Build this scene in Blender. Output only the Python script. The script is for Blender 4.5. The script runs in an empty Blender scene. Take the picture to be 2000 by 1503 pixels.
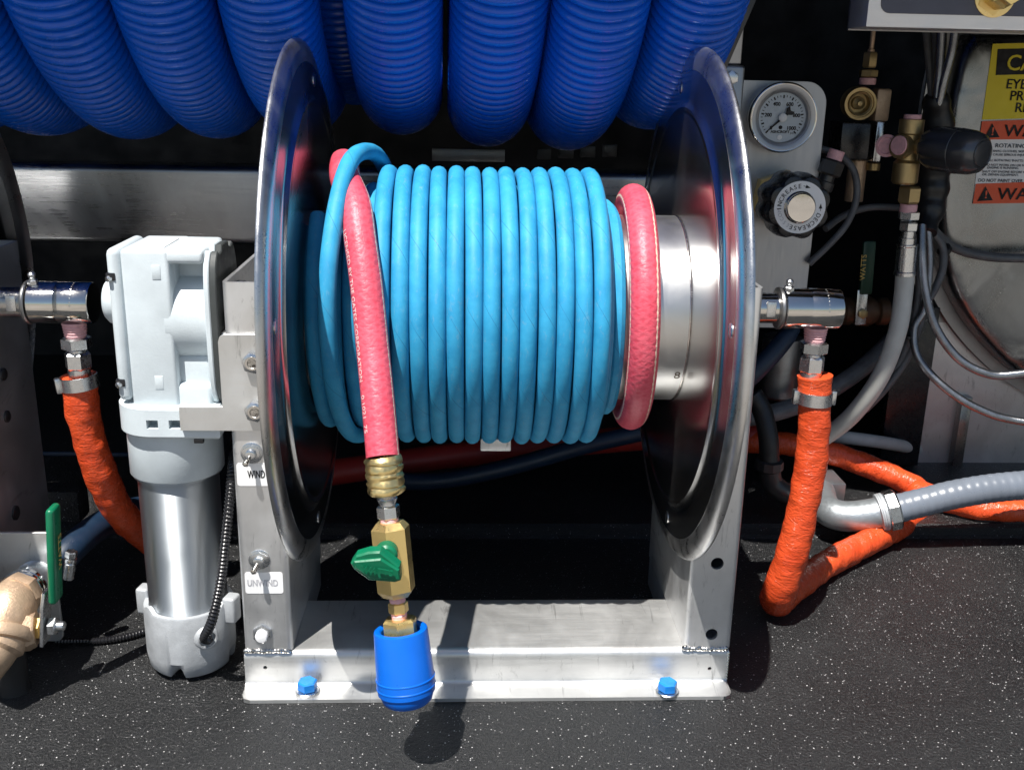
import bpy, bmesh, math, random
import numpy as np
from mathutils import Vector, Matrix
random.seed(7); np.random.seed(7)
PI = math.pi
S = bpy.context.scene
COL = S.collection

# ------------------------------------------------------------------ camera
F_PX = 1998.59
CAM_P = np.array([-0.01278, -0.79926, 0.17845])
CAM_R = np.array([0.99883, -0.04425, 0.02042])
CAM_U = np.array([-0.00662, 0.29217, 0.95634])
CAM_R /= np.linalg.norm(CAM_R)
CAM_F = np.cross(CAM_U, CAM_R); CAM_F /= np.linalg.norm(CAM_F)
CAM_U = np.cross(CAM_R, CAM_F)
cd = bpy.data.cameras.new("camera"); cam = bpy.data.objects.new("camera", cd); COL.objects.link(cam)
cd.sensor_width = 36.0; cd.lens = F_PX / 2000.0 * 36.0; cd.clip_start = 0.01; cd.clip_end = 500
cam.matrix_world = Matrix(((CAM_R[0], CAM_U[0], -CAM_F[0], CAM_P[0]), (CAM_R[1], CAM_U[1], -CAM_F[1], CAM_P[1]),
                           (CAM_R[2], CAM_U[2], -CAM_F[2], CAM_P[2]), (0, 0, 0, 1)))
S.camera = cam
# ------------------------------------------------------------------ sky, sun, exposure
SUN_D = Vector((0.24, 0.41, -1.0)).normalized()          # direction the light travels
el = math.asin(-SUN_D.z); az = math.atan2(-SUN_D.x, -SUN_D.y)
W = bpy.data.worlds.new("World"); S.world = W; W.use_nodes = True
nt = W.node_tree; bg = nt.nodes["Background"]
sk = nt.nodes.new("ShaderNodeTexSky"); sk.sky_type = 'NISHITA'; sk.sun_disc = False
sk.sun_elevation = el; sk.sun_rotation = az; sk.air_density = 1.0; sk.dust_density = 0.6; sk.ozone_density = 1.0
nt.links.new(sk.outputs[0], bg.inputs[0]); bg.inputs[1].default_value = 0.055
sl = bpy.data.lights.new("sun", 'SUN'); sl.energy = 5.0; sl.angle = math.radians(0.5); sl.color = (1.0, 0.965, 0.91)
so = bpy.data.objects.new("sun", sl); COL.objects.link(so)
so.rotation_euler = SUN_D.to_track_quat('-Z', 'Y').to_euler(); so.location = (-0.6, -1.2, 2.6)
S.view_settings.view_transform = 'Standard'; S.view_settings.look = 'None'
S.view_settings.exposure = 0.75; S.view_settings.gamma = 1.0
S.cycles.max_bounces = 10; S.cycles.glossy_bounces = 6; S.cycles.transmission_bounces = 6
S.cycles.sample_clamp_indirect = 6.0

# ------------------------------------------------------------------ measuring helpers: a point of the photo on a world plane
def _ray(x, y):
    d = CAM_R * ((x - 1000) / F_PX) - CAM_U * ((y - 751.5) / F_PX) + CAM_F
    return d
def at(x, y, Y): d = _ray(x, y); return Vector(CAM_P + d * ((Y - CAM_P[1]) / d[1]))
def atx(x, y, X): d = _ray(x, y); return Vector(CAM_P + d * ((X - CAM_P[0]) / d[0]))
def atz(x, y, Z): d = _ray(x, y); return Vector(CAM_P + d * ((Z - CAM_P[2]) / d[2]))
def pw(n, P): return n * float((np.array(P) - CAM_P) @ CAM_F) / F_PX      # n photo pixels at point P, in metres
ZF = -0.2922                                                             # truck bed surface

# ------------------------------------------------------------------ materials
def _new(name):
    m = bpy.data.materials.new(name); m.use_nodes = True
    return m, m.node_tree, m.node_tree.nodes["Principled BSDF"]
def _coord(nt, kind='Object', scale=(1, 1, 1)):
    tc = nt.nodes.new("ShaderNodeTexCoord"); mp = nt.nodes.new("ShaderNodeMapping")
    mp.inputs['Scale'].default_value = scale
    nt.links.new(tc.outputs[kind], mp.inputs['Vector']); return mp.outputs[0]
def _noise(nt, vec, scale, detail=3, rough=0.55, dist=0):
    n = nt.nodes.new("ShaderNodeTexNoise"); n.inputs['Scale'].default_value = scale
    n.inputs['Detail'].default_value = detail; n.inputs['Roughness'].default_value = rough
    n.inputs['Distortion'].default_value = dist
    nt.links.new(vec, n.inputs['Vector']); return n.outputs['Fac']
def _ramp(nt, fac, a, b, ca, cb):
    r = nt.nodes.new("ShaderNodeValToRGB"); e = r.color_ramp.elements
    e[0].position = a; e[0].color = (*ca, 1); e[1].position = b; e[1].color = (*cb, 1)
    nt.links.new(fac, r.inputs[0]); return r.outputs[0]
def _range(nt, v, a, b, c, d):
    r = nt.nodes.new("ShaderNodeMapRange"); r.inputs[1].default_value = a; r.inputs[2].default_value = b
    r.inputs[3].default_value = c; r.inputs[4].default_value = d
    nt.links.new(v, r.inputs[0]); return r.outputs[0]
def _bump(nt, h, p, strength, dist, prev=None):
    b = nt.nodes.new("ShaderNodeBump"); b.inputs['Strength'].default_value = strength; b.inputs['Distance'].default_value = dist
    nt.links.new(h, b.inputs['Height'])
    if prev is not None: nt.links.new(prev, b.inputs['Normal'])
    nt.links.new(b.outputs[0], p.inputs['Normal']); return b.outputs[0]
def _math(nt, op, a, b):
    m = nt.nodes.new("ShaderNodeMath"); m.operation = op
    for i, v in ((0, a), (1, b)):
        if isinstance(v, (int, float)): m.inputs[i].default_value = v
        else: nt.links.new(v, m.inputs[i])
    return m.outputs[0]
def _mix(nt, fac, a, b):
    m = nt.nodes.new("ShaderNodeMix"); m.data_type = 'RGBA'
    nt.links.new(fac, m.inputs[0])
    for i, v in ((6, a), (7, b)):
        if isinstance(v, tuple): m.inputs[i].default_value = (*v, 1)
        else: nt.links.new(v, m.inputs[i])
    return m.outputs[2]

def paint(name, col, rough=0.4, metal=0.0, var=0.12, vs=40, bump=0.0, bs=300, coat=0.0, spec=0.5):
    m, nt, p = _new(name)
    v = _coord(nt); n = _noise(nt, v, vs, 4)
    lo = tuple(c * (1 - var) for c in col); hi = tuple(min(1, c * (1 + var)) for c in col)
    nt.links.new(_ramp(nt, n, 0.3, 0.7, lo, hi), p.inputs['Base Color'])
    nt.links.new(_range(nt, _noise(nt, v, vs * 3, 3), 0.3, 0.7, rough * 0.8, min(1, rough * 1.2)), p.inputs['Roughness'])
    p.inputs['Metallic'].default_value = metal; p.inputs['Coat Weight'].default_value = coat; p.inputs['Specular IOR Level'].default_value = spec
    if bump: _bump(nt, _noise(nt, v, bs, 3), p, bump, 0.0006)
    return m
def steel(name, col=(0.60, 0.59, 0.57), rough=0.3, stretch=(1, 1, 1), amt=0.15, var=0.15, smear=18, scale=500, metal=1.0, aniso=0.0, arot=0.0, axis='Z', streak=0.0, wavy=0.0):
    m, nt, p = _new(name)
    v = _coord(nt, 'Object', stretch); w = _coord(nt)
    big = _noise(nt, w, smear, 5, 0.6, 0.8); fine = _noise(nt, v, scale, 3)
    lo = tuple(c * (1 - var) for c in col); hi = tuple(min(1, c * (1 + var * 0.6)) for c in col)
    bc = _ramp(nt, big, 0.3, 0.68, lo, hi)
    if streak:
        sk1 = _noise(nt, _coord(nt, 'Object', (1, 0.10, 0.25)), 150, 4, 0.7, 0.6)
        bc = _mix(nt, _range(nt, sk1, 0.60, 0.72, 0.0, streak), bc, (0.10, 0.10, 0.10))
    nt.links.new(bc, p.inputs['Base Color'])
    r1 = _range(nt, big, 0.3, 0.7, rough * 0.8, rough * 1.25); r2 = _range(nt, fine, 0.3, 0.7, -0.05, 0.05)
    nt.links.new(_math(nt, 'ADD', r1, r2), p.inputs['Roughness'])
    p.inputs['Metallic'].default_value = metal
    if aniso:
        tg = nt.nodes.new('ShaderNodeTangent'); tg.direction_type = 'RADIAL'; tg.axis = axis
        nt.links.new(tg.outputs[0], p.inputs['Tangent']); p.inputs['Anisotropic'].default_value = aniso; p.inputs['Anisotropic Rotation'].default_value = arot
    b = _bump(nt, _noise(nt, w, 14, 2, 0.5, 0.5), p, wavy, 0.02) if wavy else None
    if amt: _bump(nt, fine, p, amt, 0.0002, b)
    return m

M = {}
M['sheet'] = steel('stainless_sheet', (0.64, 0.64, 0.63), 0.40, (0.04, 1, 1), 0.14, 0.14, 16, 500, 0.76, streak=0.5)
M['post'] = steel('stainless_post', (0.74, 0.74, 0.74), 0.40, (1, 1, 0.04), 0.16, 0.13, 16, 500, 0.84, streak=0.4)
M['rim'] = steel('brushed_rim', (0.56, 0.56, 0.56), 0.32, (1, 1, 1), 0.25, 0.10, 40, 900, 1.0)
M['boxsteel'] = steel('bright_box_steel', (0.68, 0.70, 0.73), 0.40, (0.06, 1, 1), 0.05, 0.06, 30, 600, 0.7)
M['panel'] = steel('satin_panel', (0.36, 0.37, 0.39), 0.40, (1, 1, 0.06), 0.10, 0.12, 14, 500, 0.85)
M['flange'] = steel('stainless_spun', (0.48, 0.475, 0.47), 0.22, (1, 1, 1), 0.0, 0.08, 7, 4)
M['drum'] = steel('stainless_drum', (0.74, 0.74, 0.73), 0.36, (1, 1, 1), 0.0, 0.05, 12, 4, 1.0)
M['chrome'] = steel('turned_steel', (0.62, 0.60, 0.57), 0.10, (1, 1, 1), 0.02, 0.06)
M['zinc'] = steel('zinc_plate', (0.62, 0.63, 0.64), 0.28, (1, 1, 1), 0.06, 0.12, 60)
M['dull'] = steel('dull_steel', (0.36, 0.36, 0.36), 0.40, (1, 1, 0.1), 0.1, 0.2, 30)
M['can'] = steel('motor_can_steel', (0.60, 0.64, 0.67), 0.58, (1, 1, 1), 0.0, 0.03, 12, 3, 1.0, 0.95, 0.25, 'Z')
M['tank'] = steel('tank_steel', (0.27, 0.275, 0.275), 0.30, (1, 1, 1), 0.06, 0.30, 11, 700, wavy=0.25)
M['beam'] = steel('beam_steel', (0.34, 0.345, 0.36), 0.30, (0.05, 1, 1), 0.06, 0.40, 9)
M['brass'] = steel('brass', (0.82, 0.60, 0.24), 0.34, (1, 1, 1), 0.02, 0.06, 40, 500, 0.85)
M['dullshadebrass'] = steel('dull_shaded_brass', (0.42, 0.31, 0.15), 0.42, (1, 1, 1), 0.05, 0.12, 60, 500, 0.85)  # duller matte brass, with the shade at the right darkened into its colour
M['shadebrass'] = paint('shaded_brass', (0.10, 0.055, 0.03), 0.45, 0.5, 0.2)  # brass whose base colour is darkened to imitate deep shade
M['bronze'] = paint('cast_bronze', (0.56, 0.40, 0.27), 0.46, 0.55, 0.14, 120, 0.5, 700)
M['gold'] = steel('crimped_brass', (0.86, 0.66, 0.30), 0.34, (1, 1, 1), 0.1, 0.1, 90)
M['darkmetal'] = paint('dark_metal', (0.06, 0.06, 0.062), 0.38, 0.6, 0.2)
M['darkplate'] = paint('dark_grey_plate', (0.045, 0.05, 0.05), 0.5, 0, 0.15)
M['motor'] = paint('pale_grey_enamel', (0.56, 0.62, 0.65), 0.42, 0, 0.09, 35, 0.18, 800)
M['cast'] = paint('cast_aluminium', (0.46, 0.48, 0.50), 0.48, 0.35, 0.12, 90, 0.4, 800)
M['blackrub'] = paint('black_rubber', (0.012, 0.012, 0.013), 0.42, 0, 0.3)
M['blackplastic'] = paint('black_plastic', (0.012, 0.012, 0.014), 0.28, 0, 0.2)
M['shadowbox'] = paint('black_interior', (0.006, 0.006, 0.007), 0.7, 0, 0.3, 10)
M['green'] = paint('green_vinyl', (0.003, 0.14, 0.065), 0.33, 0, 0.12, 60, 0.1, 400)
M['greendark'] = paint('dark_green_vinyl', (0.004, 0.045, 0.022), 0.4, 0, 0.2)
M['snap'] = paint('blue_plastic_sleeve', (0.0012, 0.122, 0.60), 0.34, 0, 0.06)
M['bluebolt'] = paint('blue_coated_bolt', (0.008, 0.19, 0.60), 0.38, 0, 0.15, 90)
M['vac'] = paint('ribbed_blue_vinyl', (0.0012, 0.090, 0.54), 0.26, 0, 0.08, 25, spec=0.45)
M['tape'] = paint('pink_thread_tape', (0.72, 0.40, 0.42), 0.6, 0, 0.12, 300, 0.4, 1500)
M['white'] = paint('white_print', (0.80, 0.80, 0.80), 0.4, 0, 0.03)
M['ink'] = paint('black_print', (0.006, 0.006, 0.007), 0.7, 0, 0.1)
M['inkgrey'] = paint('worn_print', (0.42, 0.42, 0.45), 0.5, 0, 0.3, 400)
M['etch'] = paint('etched_brown', (0.10, 0.06, 0.03), 0.5, 0.3, 0.2)
M['inkgold'] = paint('gold_print', (0.55, 0.38, 0.10), 0.5, 0, 0.1)
M['inkpink'] = paint('pale_pink_print', (0.85, 0.62, 0.62), 0.5, 0, 0.1)
M['yellow'] = paint('yellow_sticker', (0.70, 0.56, 0.005), 0.45, 0, 0.04)
M['orangered'] = paint('orange_red_sticker', (0.72, 0.085, 0.02), 0.45, 0, 0.04)
M['greyhose'] = paint('grey_hose_rubber', (0.56, 0.56, 0.52), 0.5, 0, 0.08, 60)
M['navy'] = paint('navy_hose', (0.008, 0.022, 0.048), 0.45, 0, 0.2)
M['conduit'] = paint('grey_vinyl_conduit', (0.15, 0.17, 0.205), 0.30, 0, 0.08, 40, 0.1, 200)
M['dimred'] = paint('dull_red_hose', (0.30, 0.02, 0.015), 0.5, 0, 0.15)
M['glassdial'] = paint('dial_face', (0.46, 0.52, 0.57), 0.3, 0, 0.03)
M['weld'] = steel('weld_metal', (0.62, 0.60, 0.57), 0.22, (1, 1, 1), 0.3, 0.2, 200, 900)
M['slate'] = paint('slate_panel', (0.075, 0.075, 0.10), 0.35, 0, 0.08)

def glass():
    m, nt, p = _new('gauge_glass')
    p.inputs['Base Color'].default_value = (1, 1, 1, 1); p.inputs['Roughness'].default_value = 0.02
    p.inputs['IOR'].default_value = 1.1; p.inputs['Transmission Weight'].default_value = 1.0
    return m
M['glass'] = glass()

def blue_rubber():
    m, nt, p = _new('blue_wrapped_rubber')
    uv = _coord(nt, 'UV'); ob = _coord(nt)
    n = _noise(nt, ob, 45, 5, 0.65); n2 = _noise(nt, ob, 260, 3)
    base = _ramp(nt, n, 0.3, 0.72, (0.016, 0.235, 0.45), (0.036, 0.340, 0.58))
    # spiral wrap line of the cloth finish: one thin line per turn of the wrap
    sx = nt.nodes.new("ShaderNodeSeparateXYZ"); nt.links.new(uv, sx.inputs[0])
    ph = _math(nt, 'FRACT', _math(nt, 'ADD', _math(nt, 'MULTIPLY', sx.outputs[0], 17.0), _math(nt, 'MULTIPLY', sx.outputs[1], 1.0)), 0.0)
    line = _math(nt, 'LESS_THAN', ph, 0.010)
    base = _mix(nt, _math(nt, 'MULTIPLY', line, _range(nt, n, 0.35, 0.6, 0.2, 0.8)), base, (0.006, 0.09, 0.22))
    scuff = _range(nt, _noise(nt, _coord(nt, 'UV', (60, 5, 1)), 2.5, 5, 0.7, 1.0), 0.56, 0.76, 0, 0.5)
    base = _mix(nt, scuff, base, (0.20, 0.33, 0.40))
    nt.links.new(base, p.inputs['Base Color'])
    p.inputs['Roughness'].default_value = 0.6; p.inputs['Specular IOR Level'].default_value = 0.35
    h = _math(nt, 'SUBTRACT', n2, _math(nt, 'MULTIPLY', line, 1.2))
    _bump(nt, h, p, 0.35, 0.0003)
    return m
M['bluerubber'] = blue_rubber()

def braid(name, lo, hi, fu, fv, rough, bs, stripe=None, spec=0.5, coat=0.0, wobble=4.0, grain=0.5):
    """hose cover whose woven jacket shows through: crossed diagonal waves along the tube"""
    m, nt, p = _new(name)
    uv = _coord(nt, 'UV'); sx = nt.nodes.new("ShaderNodeSeparateXYZ"); nt.links.new(uv, sx.inputs[0])
    u, v = sx.outputs[0], sx.outputs[1]
    nz = _noise(nt, _coord(nt), 55, 4, 0.6)
    wob = _math(nt, 'MULTIPLY', _noise(nt, _coord(nt), 110, 3, 0.6), wobble) if wobble > 5 else _math(nt, 'MULTIPLY', nz, wobble)
    a = _math(nt, 'SINE', _math(nt, 'ADD', _math(nt, 'ADD', _math(nt, 'MULTIPLY', u, fu), _math(nt, 'MULTIPLY', v, fv)), wob), 0)
    b = _math(nt, 'SINE', _math(nt, 'ADD', _math(nt, 'SUBTRACT', _math(nt, 'MULTIPLY', u, fu), _math(nt, 'MULTIPLY', v, fv)), wob), 0)
    w = _math(nt, 'MAXIMUM', a, b)
    base = _ramp(nt, _math(nt, 'ADD', _math(nt, 'MULTIPLY', w, 0.12), nz), 0.25, 0.85, lo, hi)
    if stripe:
        d1 = _math(nt, 'ABSOLUTE', _math(nt, 'SUBTRACT', v, stripe[0]), 0)
        d2 = _math(nt, 'ABSOLUTE', _math(nt, 'SUBTRACT', v, stripe[1]), 0)
        d = _math(nt, 'MINIMUM', d1, d2)
        d = _math(nt, 'ADD', d, _math(nt, 'MULTIPLY', a, 0.004))
        s = _math(nt, 'LESS_THAN', d, 0.012)
        base = _mix(nt, s, base, (0.78, 0.60, 0.48))
    nt.links.new(base, p.inputs['Base Color'])
    p.inputs['Roughness'].default_value = rough; p.inputs['Specular IOR Level'].default_value = spec; p.inputs['Coat Weight'].default_value = coat
    b1 = _bump(nt, w, p, bs, 0.0008); _bump(nt, _noise(nt, _coord(nt), 330, 3), p, min(1, bs * grain), 0.0010, b1)
    return m
M['redhose'] = braid('red_braided_hose', (0.54, 0.045, 0.080), (0.66, 0.110, 0.158), 1100, 14 * PI, 0.46, 0.12, (0.10, 0.62), 0.5, 0.0, 11.0, 3.0)
M['steelbraid'] = braid('steel_braid', (0.26, 0.27, 0.28), (0.50, 0.51, 0.53), 5200, 14 * PI, 0.26, 0.25)
M['darkbraid'] = braid('dark_braid', (0.06, 0.06, 0.065), (0.15, 0.155, 0.16), 4200, 12 * PI, 0.4, 0.3)
for k in ('steelbraid',):
    M[k].node_tree.nodes["Principled BSDF"].inputs['Metallic'].default_value = 1.0

def orange():
    m, nt, p = _new('orange_fire_sleeve')
    ob = _coord(nt); uv = _coord(nt, 'UV', (180, 9, 1))
    wr = _noise(nt, _coord(nt, 'UV', (230, 7, 1)), 1.0, 4, 0.65, 1.2)
    n = _noise(nt, ob, 130, 4, 0.6, 0.7)
    nt.links.new(_ramp(nt, _noise(nt, ob, 30, 4), 0.3, 0.7, (0.60, 0.062, 0.016), (0.74, 0.095, 0.026)), p.inputs['Base Color'])
    nt.links.new(_range(nt, n, 0.3, 0.7, 0.16, 0.34), p.inputs['Roughness'])
    b = _bump(nt, wr, p, 0.75, 0.0022); _bump(nt, n, p, 0.3, 0.0012, b)
    return m
M['orange'] = orange()

def bedliner():
    m, nt, p = _new('black_bed_liner')
    v = _coord(nt); n = _noise(nt, v, 420, 4, 0.6); big = _noise(nt, v, 6, 4)
    vo = nt.nodes.new("ShaderNodeTexVoronoi"); vo.inputs['Scale'].default_value = 760; nt.links.new(v, vo.inputs['Vector'])
    sx = nt.nodes.new("ShaderNodeSeparateXYZ"); nt.links.new(vo.outputs['Color'], sx.inputs[0])
    fl = _math(nt, 'MULTIPLY', _math(nt, 'MULTIPLY', _math(nt, 'GREATER_THAN', sx.outputs[0], 0.90), _math(nt, 'POWER', sx.outputs[2], 1.7)), _math(nt, 'LESS_THAN', vo.outputs['Distance'], _math(nt, 'ADD', _math(nt, 'MULTIPLY', sx.outputs[1], 0.30), 0.12)))
    base = _ramp(nt, big, 0.3, 0.7, (0.0075, 0.0078, 0.0085), (0.0145, 0.015, 0.016))
    dust = _range(nt, _noise(nt, v, 11, 7, 0.68, 0.8), 0.54, 0.82, 0.0, 0.16)
    base = _mix(nt, dust, base, (0.085, 0.085, 0.088))
    nt.links.new(_mix(nt, fl, base, (0.85, 0.84, 0.84)), p.inputs['Base Color'])
    nt.links.new(_range(nt, big, 0.3, 0.7, 0.28, 0.42), p.inputs['Roughness'])
    p.inputs['Specular IOR Level'].default_value = 0.6
    b = _bump(nt, n, p, 1.0, 0.0026)
    _bump(nt, _noise(nt, v, 1000, 2), p, 1.0, 0.0010, b)
    return m
M['bed'] = bedliner()
M['ground'] = paint('dusty_concrete', (0.235, 0.215, 0.19), 0.9, 0, 0.2, 0.6)

# ------------------------------------------------------------------ mesh helpers
class MB:
    def __init__(s): s.v = []; s.f = []; s.uv = []
    def add(s, vs, fs, uvs=None):
        o = len(s.v); s.v.extend([tuple(x) for x in vs])
        for i, f in enumerate(fs):
            s.f.append(tuple(k + o for k in f)); s.uv.append(uvs[i] if uvs else [(0, 0)] * len(f))
        return s
    def mesh(s, name):
        me = bpy.data.meshes.new(name); me.from_pydata(s.v, [], s.f)
        ul = me.uv_layers.new(name="uv")
        ul.data.foreach_set('uv', np.array([c for u in s.uv for c in u], dtype=np.float32).ravel())
        return me
def frame(axis, ref=None):
    w = Vector(axis).normalized()
    r = Vector(ref) if ref is not None else (Vector((0, 0, 1)) if abs(w.z) < 0.9 else Vector((0, -1, 0)))
    u = (r - w * r.dot(w)).normalized(); return u, w.cross(u), w
def catmull(ctrl, step=0.004):
    P = [Vector(p) for p in ctrl]; P = [P[0] * 2 - P[1]] + P + [P[-1] * 2 - P[-2]]
    out = []
    for i in range(1, len(P) - 2):
        p0, p1, p2, p3 = P[i - 1:i + 3]; n = max(2, int((p2 - p1).length / step))
        for k in range(n):
            t = k / n
            out.append(0.5 * ((2 * p1) + (p2 - p0) * t + (2 * p0 - 5 * p1 + 4 * p2 - p3) * t * t + (3 * p1 - p0 - 3 * p2 + p3) * t ** 3))
    out.append(P[-2]); return out
def tube_frames(pts, up=None):
    T = []
    for i in range(len(pts)):
        T.append((pts[min(i + 1, len(pts) - 1)] - pts[max(i - 1, 0)]).normalized())
    u, v, _ = frame(T[0], up); U = [u]
    for i in range(1, len(pts)):
        u = U[-1]; u = (u - T[i] * u.dot(T[i])).normalized(); U.append(u)
    return T, U
def tube(mb, pts, r, n=16, caps=True, up=None, closed=False):
    T, U = tube_frames(pts, up)
    if callable(r): rr = [r(i / (len(pts) - 1)) for i in range(len(pts))]
    elif isinstance(r, (list, tuple)): rr = r
    else: rr = [r] * len(pts)
    vs = []; L = [0.0]
    for i in range(1, len(pts)): L.append(L[-1] + (pts[i] - pts[i - 1]).length)
    for p, t, u, q in zip(pts, T, U, rr):
        w = t.cross(u)
        for k in range(n):
            a = 2 * PI * k / n; vs.append(p + (u * math.cos(a) + w * math.sin(a)) * q)
    fs = []; uvs = []
    m = len(pts)
    for i in range(m - 1):
        for k in range(n):
            k2 = (k + 1) % n
            fs.append((i * n + k, i * n + k2, (i + 1) * n + k2, (i + 1) * n + k))
            uvs.append([(L[i], k / n), (L[i], (k + 1) / n), (L[i + 1], (k + 1) / n), (L[i + 1], k / n)])
    if caps:
        fs.append(tuple(range(n - 1, -1, -1))); uvs.append([(0, 0)] * n)
        fs.append(tuple((m - 1) * n + k for k in range(n))); uvs.append([(0, 0)] * n)
    return mb.add(vs, fs, uvs)
def lathe(mb, o, axis, prof, n=32, ref=None, caps=True, rot=0.0):
    """prof: (radius, height along axis)"""
    u, v, w = frame(axis, ref); o = Vector(o); vs = []
    for r, h in prof:
        for k in range(n):
            a = 2 * PI * (k + rot) / n; vs.append(o + w * h + (u * math.cos(a) + v * math.sin(a)) * max(r, 1e-5))
    fs = []
    for i in range(len(prof) - 1):
        for k in range(n):
            k2 = (k + 1) % n; fs.append((i * n + k, i * n + k2, (i + 1) * n + k2, (i + 1) * n + k))
    if caps:
        fs.append(tuple(range(n - 1, -1, -1))); fs.append(tuple((len(prof) - 1) * n + k for k in range(n)))
    return mb.add(vs, fs)
def cyl(mb, o, axis, r, h, n=32, ch=0.0006, ref=None):
    return lathe(mb, o, axis, [(r - ch, 0), (r, ch), (r, h - ch), (r - ch, h)], n, ref)
def hexa(mb, o, axis, af, h, ref=None, rot=0.0):
    R = af / 2 / math.cos(PI / 6)
    return lathe(mb, o, axis, [(af / 2 * 0.97, 0), (R, h * 0.12), (R, h * 0.88), (af / 2 * 0.97, h)], 6, ref, True, rot)
def box(mb, c, s, ax=None, bev=0.0, seg=2):
    bm = bmesh.new(); bmesh.ops.create_cube(bm, size=1.0)
    for v in bm.verts: v.co = Vector((v.co.x * s[0], v.co.y * s[1], v.co.z * s[2]))
    if bev: bmesh.ops.bevel(bm, geom=bm.edges[:], offset=bev, segments=seg, affect='EDGES', profile=0.5)
    R = Matrix((ax[0], ax[1], ax[2])).transposed() if ax else Matrix.Identity(3)
    vs = [R @ v.co + Vector(c) for v in bm.verts]; bm.verts.index_update()
    fs = [tuple(v.index for v in f.verts) for f in bm.faces]; bm.free()
    return mb.add(vs, fs)
def box2(mb, a, b, bev=0.0, seg=2):
    a, b = Vector(a), Vector(b)
    return box(mb, (a + b) / 2, [abs(x) for x in (b - a)], None, bev, seg)
def prism(mb, pts, o, u, v, h, bev=0.0):
    """outline (a,b) in the plane o + a*u + b*v, thickened by h along u x v"""
    o, u, v = Vector(o), Vector(u), Vector(v); w = u.cross(v).normalized(); n = len(pts)
    lay = [(0, 0)] if not bev else [(0, bev), (bev, 0)]
    lay += [(h, 0)] if not bev else [(h - bev, 0), (h, bev)]
    vs = []
    for z, inset in lay:
        for i, (a, b) in enumerate(pts):
            P = Vector((a, b))
            if inset:
                p0, p1 = Vector(pts[i - 1]), Vector(pts[(i + 1) % n])
                e1 = (P - p0).normalized(); e2 = (p1 - P).normalized()
                nn = Vector((-(e1.y + e2.y), e1.x + e2.x))
                P = P + (nn.normalized() * inset if nn.length > 1e-6 else nn)
            vs.append(o + u * P.x + v * P.y + w * z)
    fs = []
    for l in range(len(lay) - 1):
        for i in range(n):
            j = (i + 1) % n; fs.append((l * n + i, l * n + j, (l + 1) * n + j, (l + 1) * n + i))
    fs.append(tuple(range(n - 1, -1, -1))); fs.append(tuple((len(lay) - 1) * n + i for i in range(n)))
    return mb.add(vs, fs)
def rrect(x0, y0, x1, y1, r, n=6, corners=(1, 1, 1, 1)):
    out = []
    for (cx, cy, a0, on) in ((x1 - r, y1 - r, 0, corners[0]), (x0 + r, y1 - r, 90, corners[1]), (x0 + r, y0 + r, 180, corners[2]), (x1 - r, y0 + r, 270, corners[3])):
        if not on:
            sx = 1 if a0 in (0, 270) else -1; sy = 1 if a0 in (0, 90) else -1
            out.append((cx + sx * r, cy + sy * r)); continue
        for k in range(n + 1):
            a = math.radians(a0 + 90 * k / n); out.append((cx + r * math.cos(a), cy + r * math.sin(a)))
    return out
def circle(cx, cy, r, n=24): return [(cx + r * math.cos(2 * PI * k / n), cy + r * math.sin(2 * PI * k / n)) for k in range(n)]
def sheet(pts, t, r=0.004, n=5):
    """centre line of a folded sheet -> closed outline with rounded bends"""
    P = [Vector(p) for p in pts]; c = [P[0]]
    for i in range(1, len(P) - 1):
        if abs((P[i] - P[i - 1]).normalized().cross((P[i + 1] - P[i]).normalized())) < 1e-3: c.append(P[i]); continue
        a = (P[i - 1] - P[i]).normalized(); b = (P[i + 1] - P[i]).normalized()
        p0, p1 = P[i] + a * r, P[i] + b * r
        for k in range(n + 1):
            s = k / n; c.append(p0 * (1 - s) ** 2 + P[i] * 2 * s * (1 - s) + p1 * s * s)
    c.append(P[-1]); L = []; R = []
    for i in range(len(c)):
        d = (c[min(i + 1, len(c) - 1)] - c[max(i - 1, 0)]).normalized(); nn = Vector((-d.y, d.x))
        L.append(c[i] + nn * t / 2); R.append(c[i] - nn * t / 2)
    return [tuple(p) for p in L] + [tuple(p) for p in reversed(R)]
def text_geo(s, size, align='LEFT', ext=0.0):
    cu = bpy.data.curves.new("t", 'FONT'); cu.body = s; cu.size = size; cu.align_x = align; cu.extrude = ext
    cu.resolution_u = 3
    o = bpy.data.objects.new("t", cu); me = bpy.data.meshes.new_from_object(o)
    vs = [v.co.copy() for v in me.vertices]; fs = [tuple(p.vertices) for p in me.polygons]
    bpy.data.objects.remove(o); bpy.data.curves.remove(cu); bpy.data.meshes.remove(me)
    return vs, fs
def text(mb, s, size, o, u=(1, 0, 0), v=(0, 0, 1), align='LEFT', sx=1.0, bold=0.0):
    vs, fs = text_geo(s, size, align); o, u, v = Vector(o), Vector(u), Vector(v); w = u.cross(v)
    for d in ([0] if not bold else [-bold, 0, bold]):
        for e in ([0] if not bold else [-bold / 2, bold / 2]):
            mb.add([o + u * (p.x * sx + d) + v * (p.y + e) + w * (0.00002 * (d + e) / max(bold, 1e-9)) for p in vs], fs)
    return mb
def text_ring(mb, s, size, o, u, v, R, a0, step, sx=1.0):
    """letters around a circle, tops outward, clockwise from angle a0 (degrees)"""
    o, u, v = Vector(o), Vector(u), Vector(v)
    for i, ch in enumerate(s):
        if ch == ' ': continue
        a = math.radians(a0 - i * step); rad = u * math.cos(a) + v * math.sin(a); tan = u * math.sin(a) - v * math.cos(a)
        text(mb, ch, size, o + rad * R, tan, rad, 'CENTER', sx)
    return mb
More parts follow.
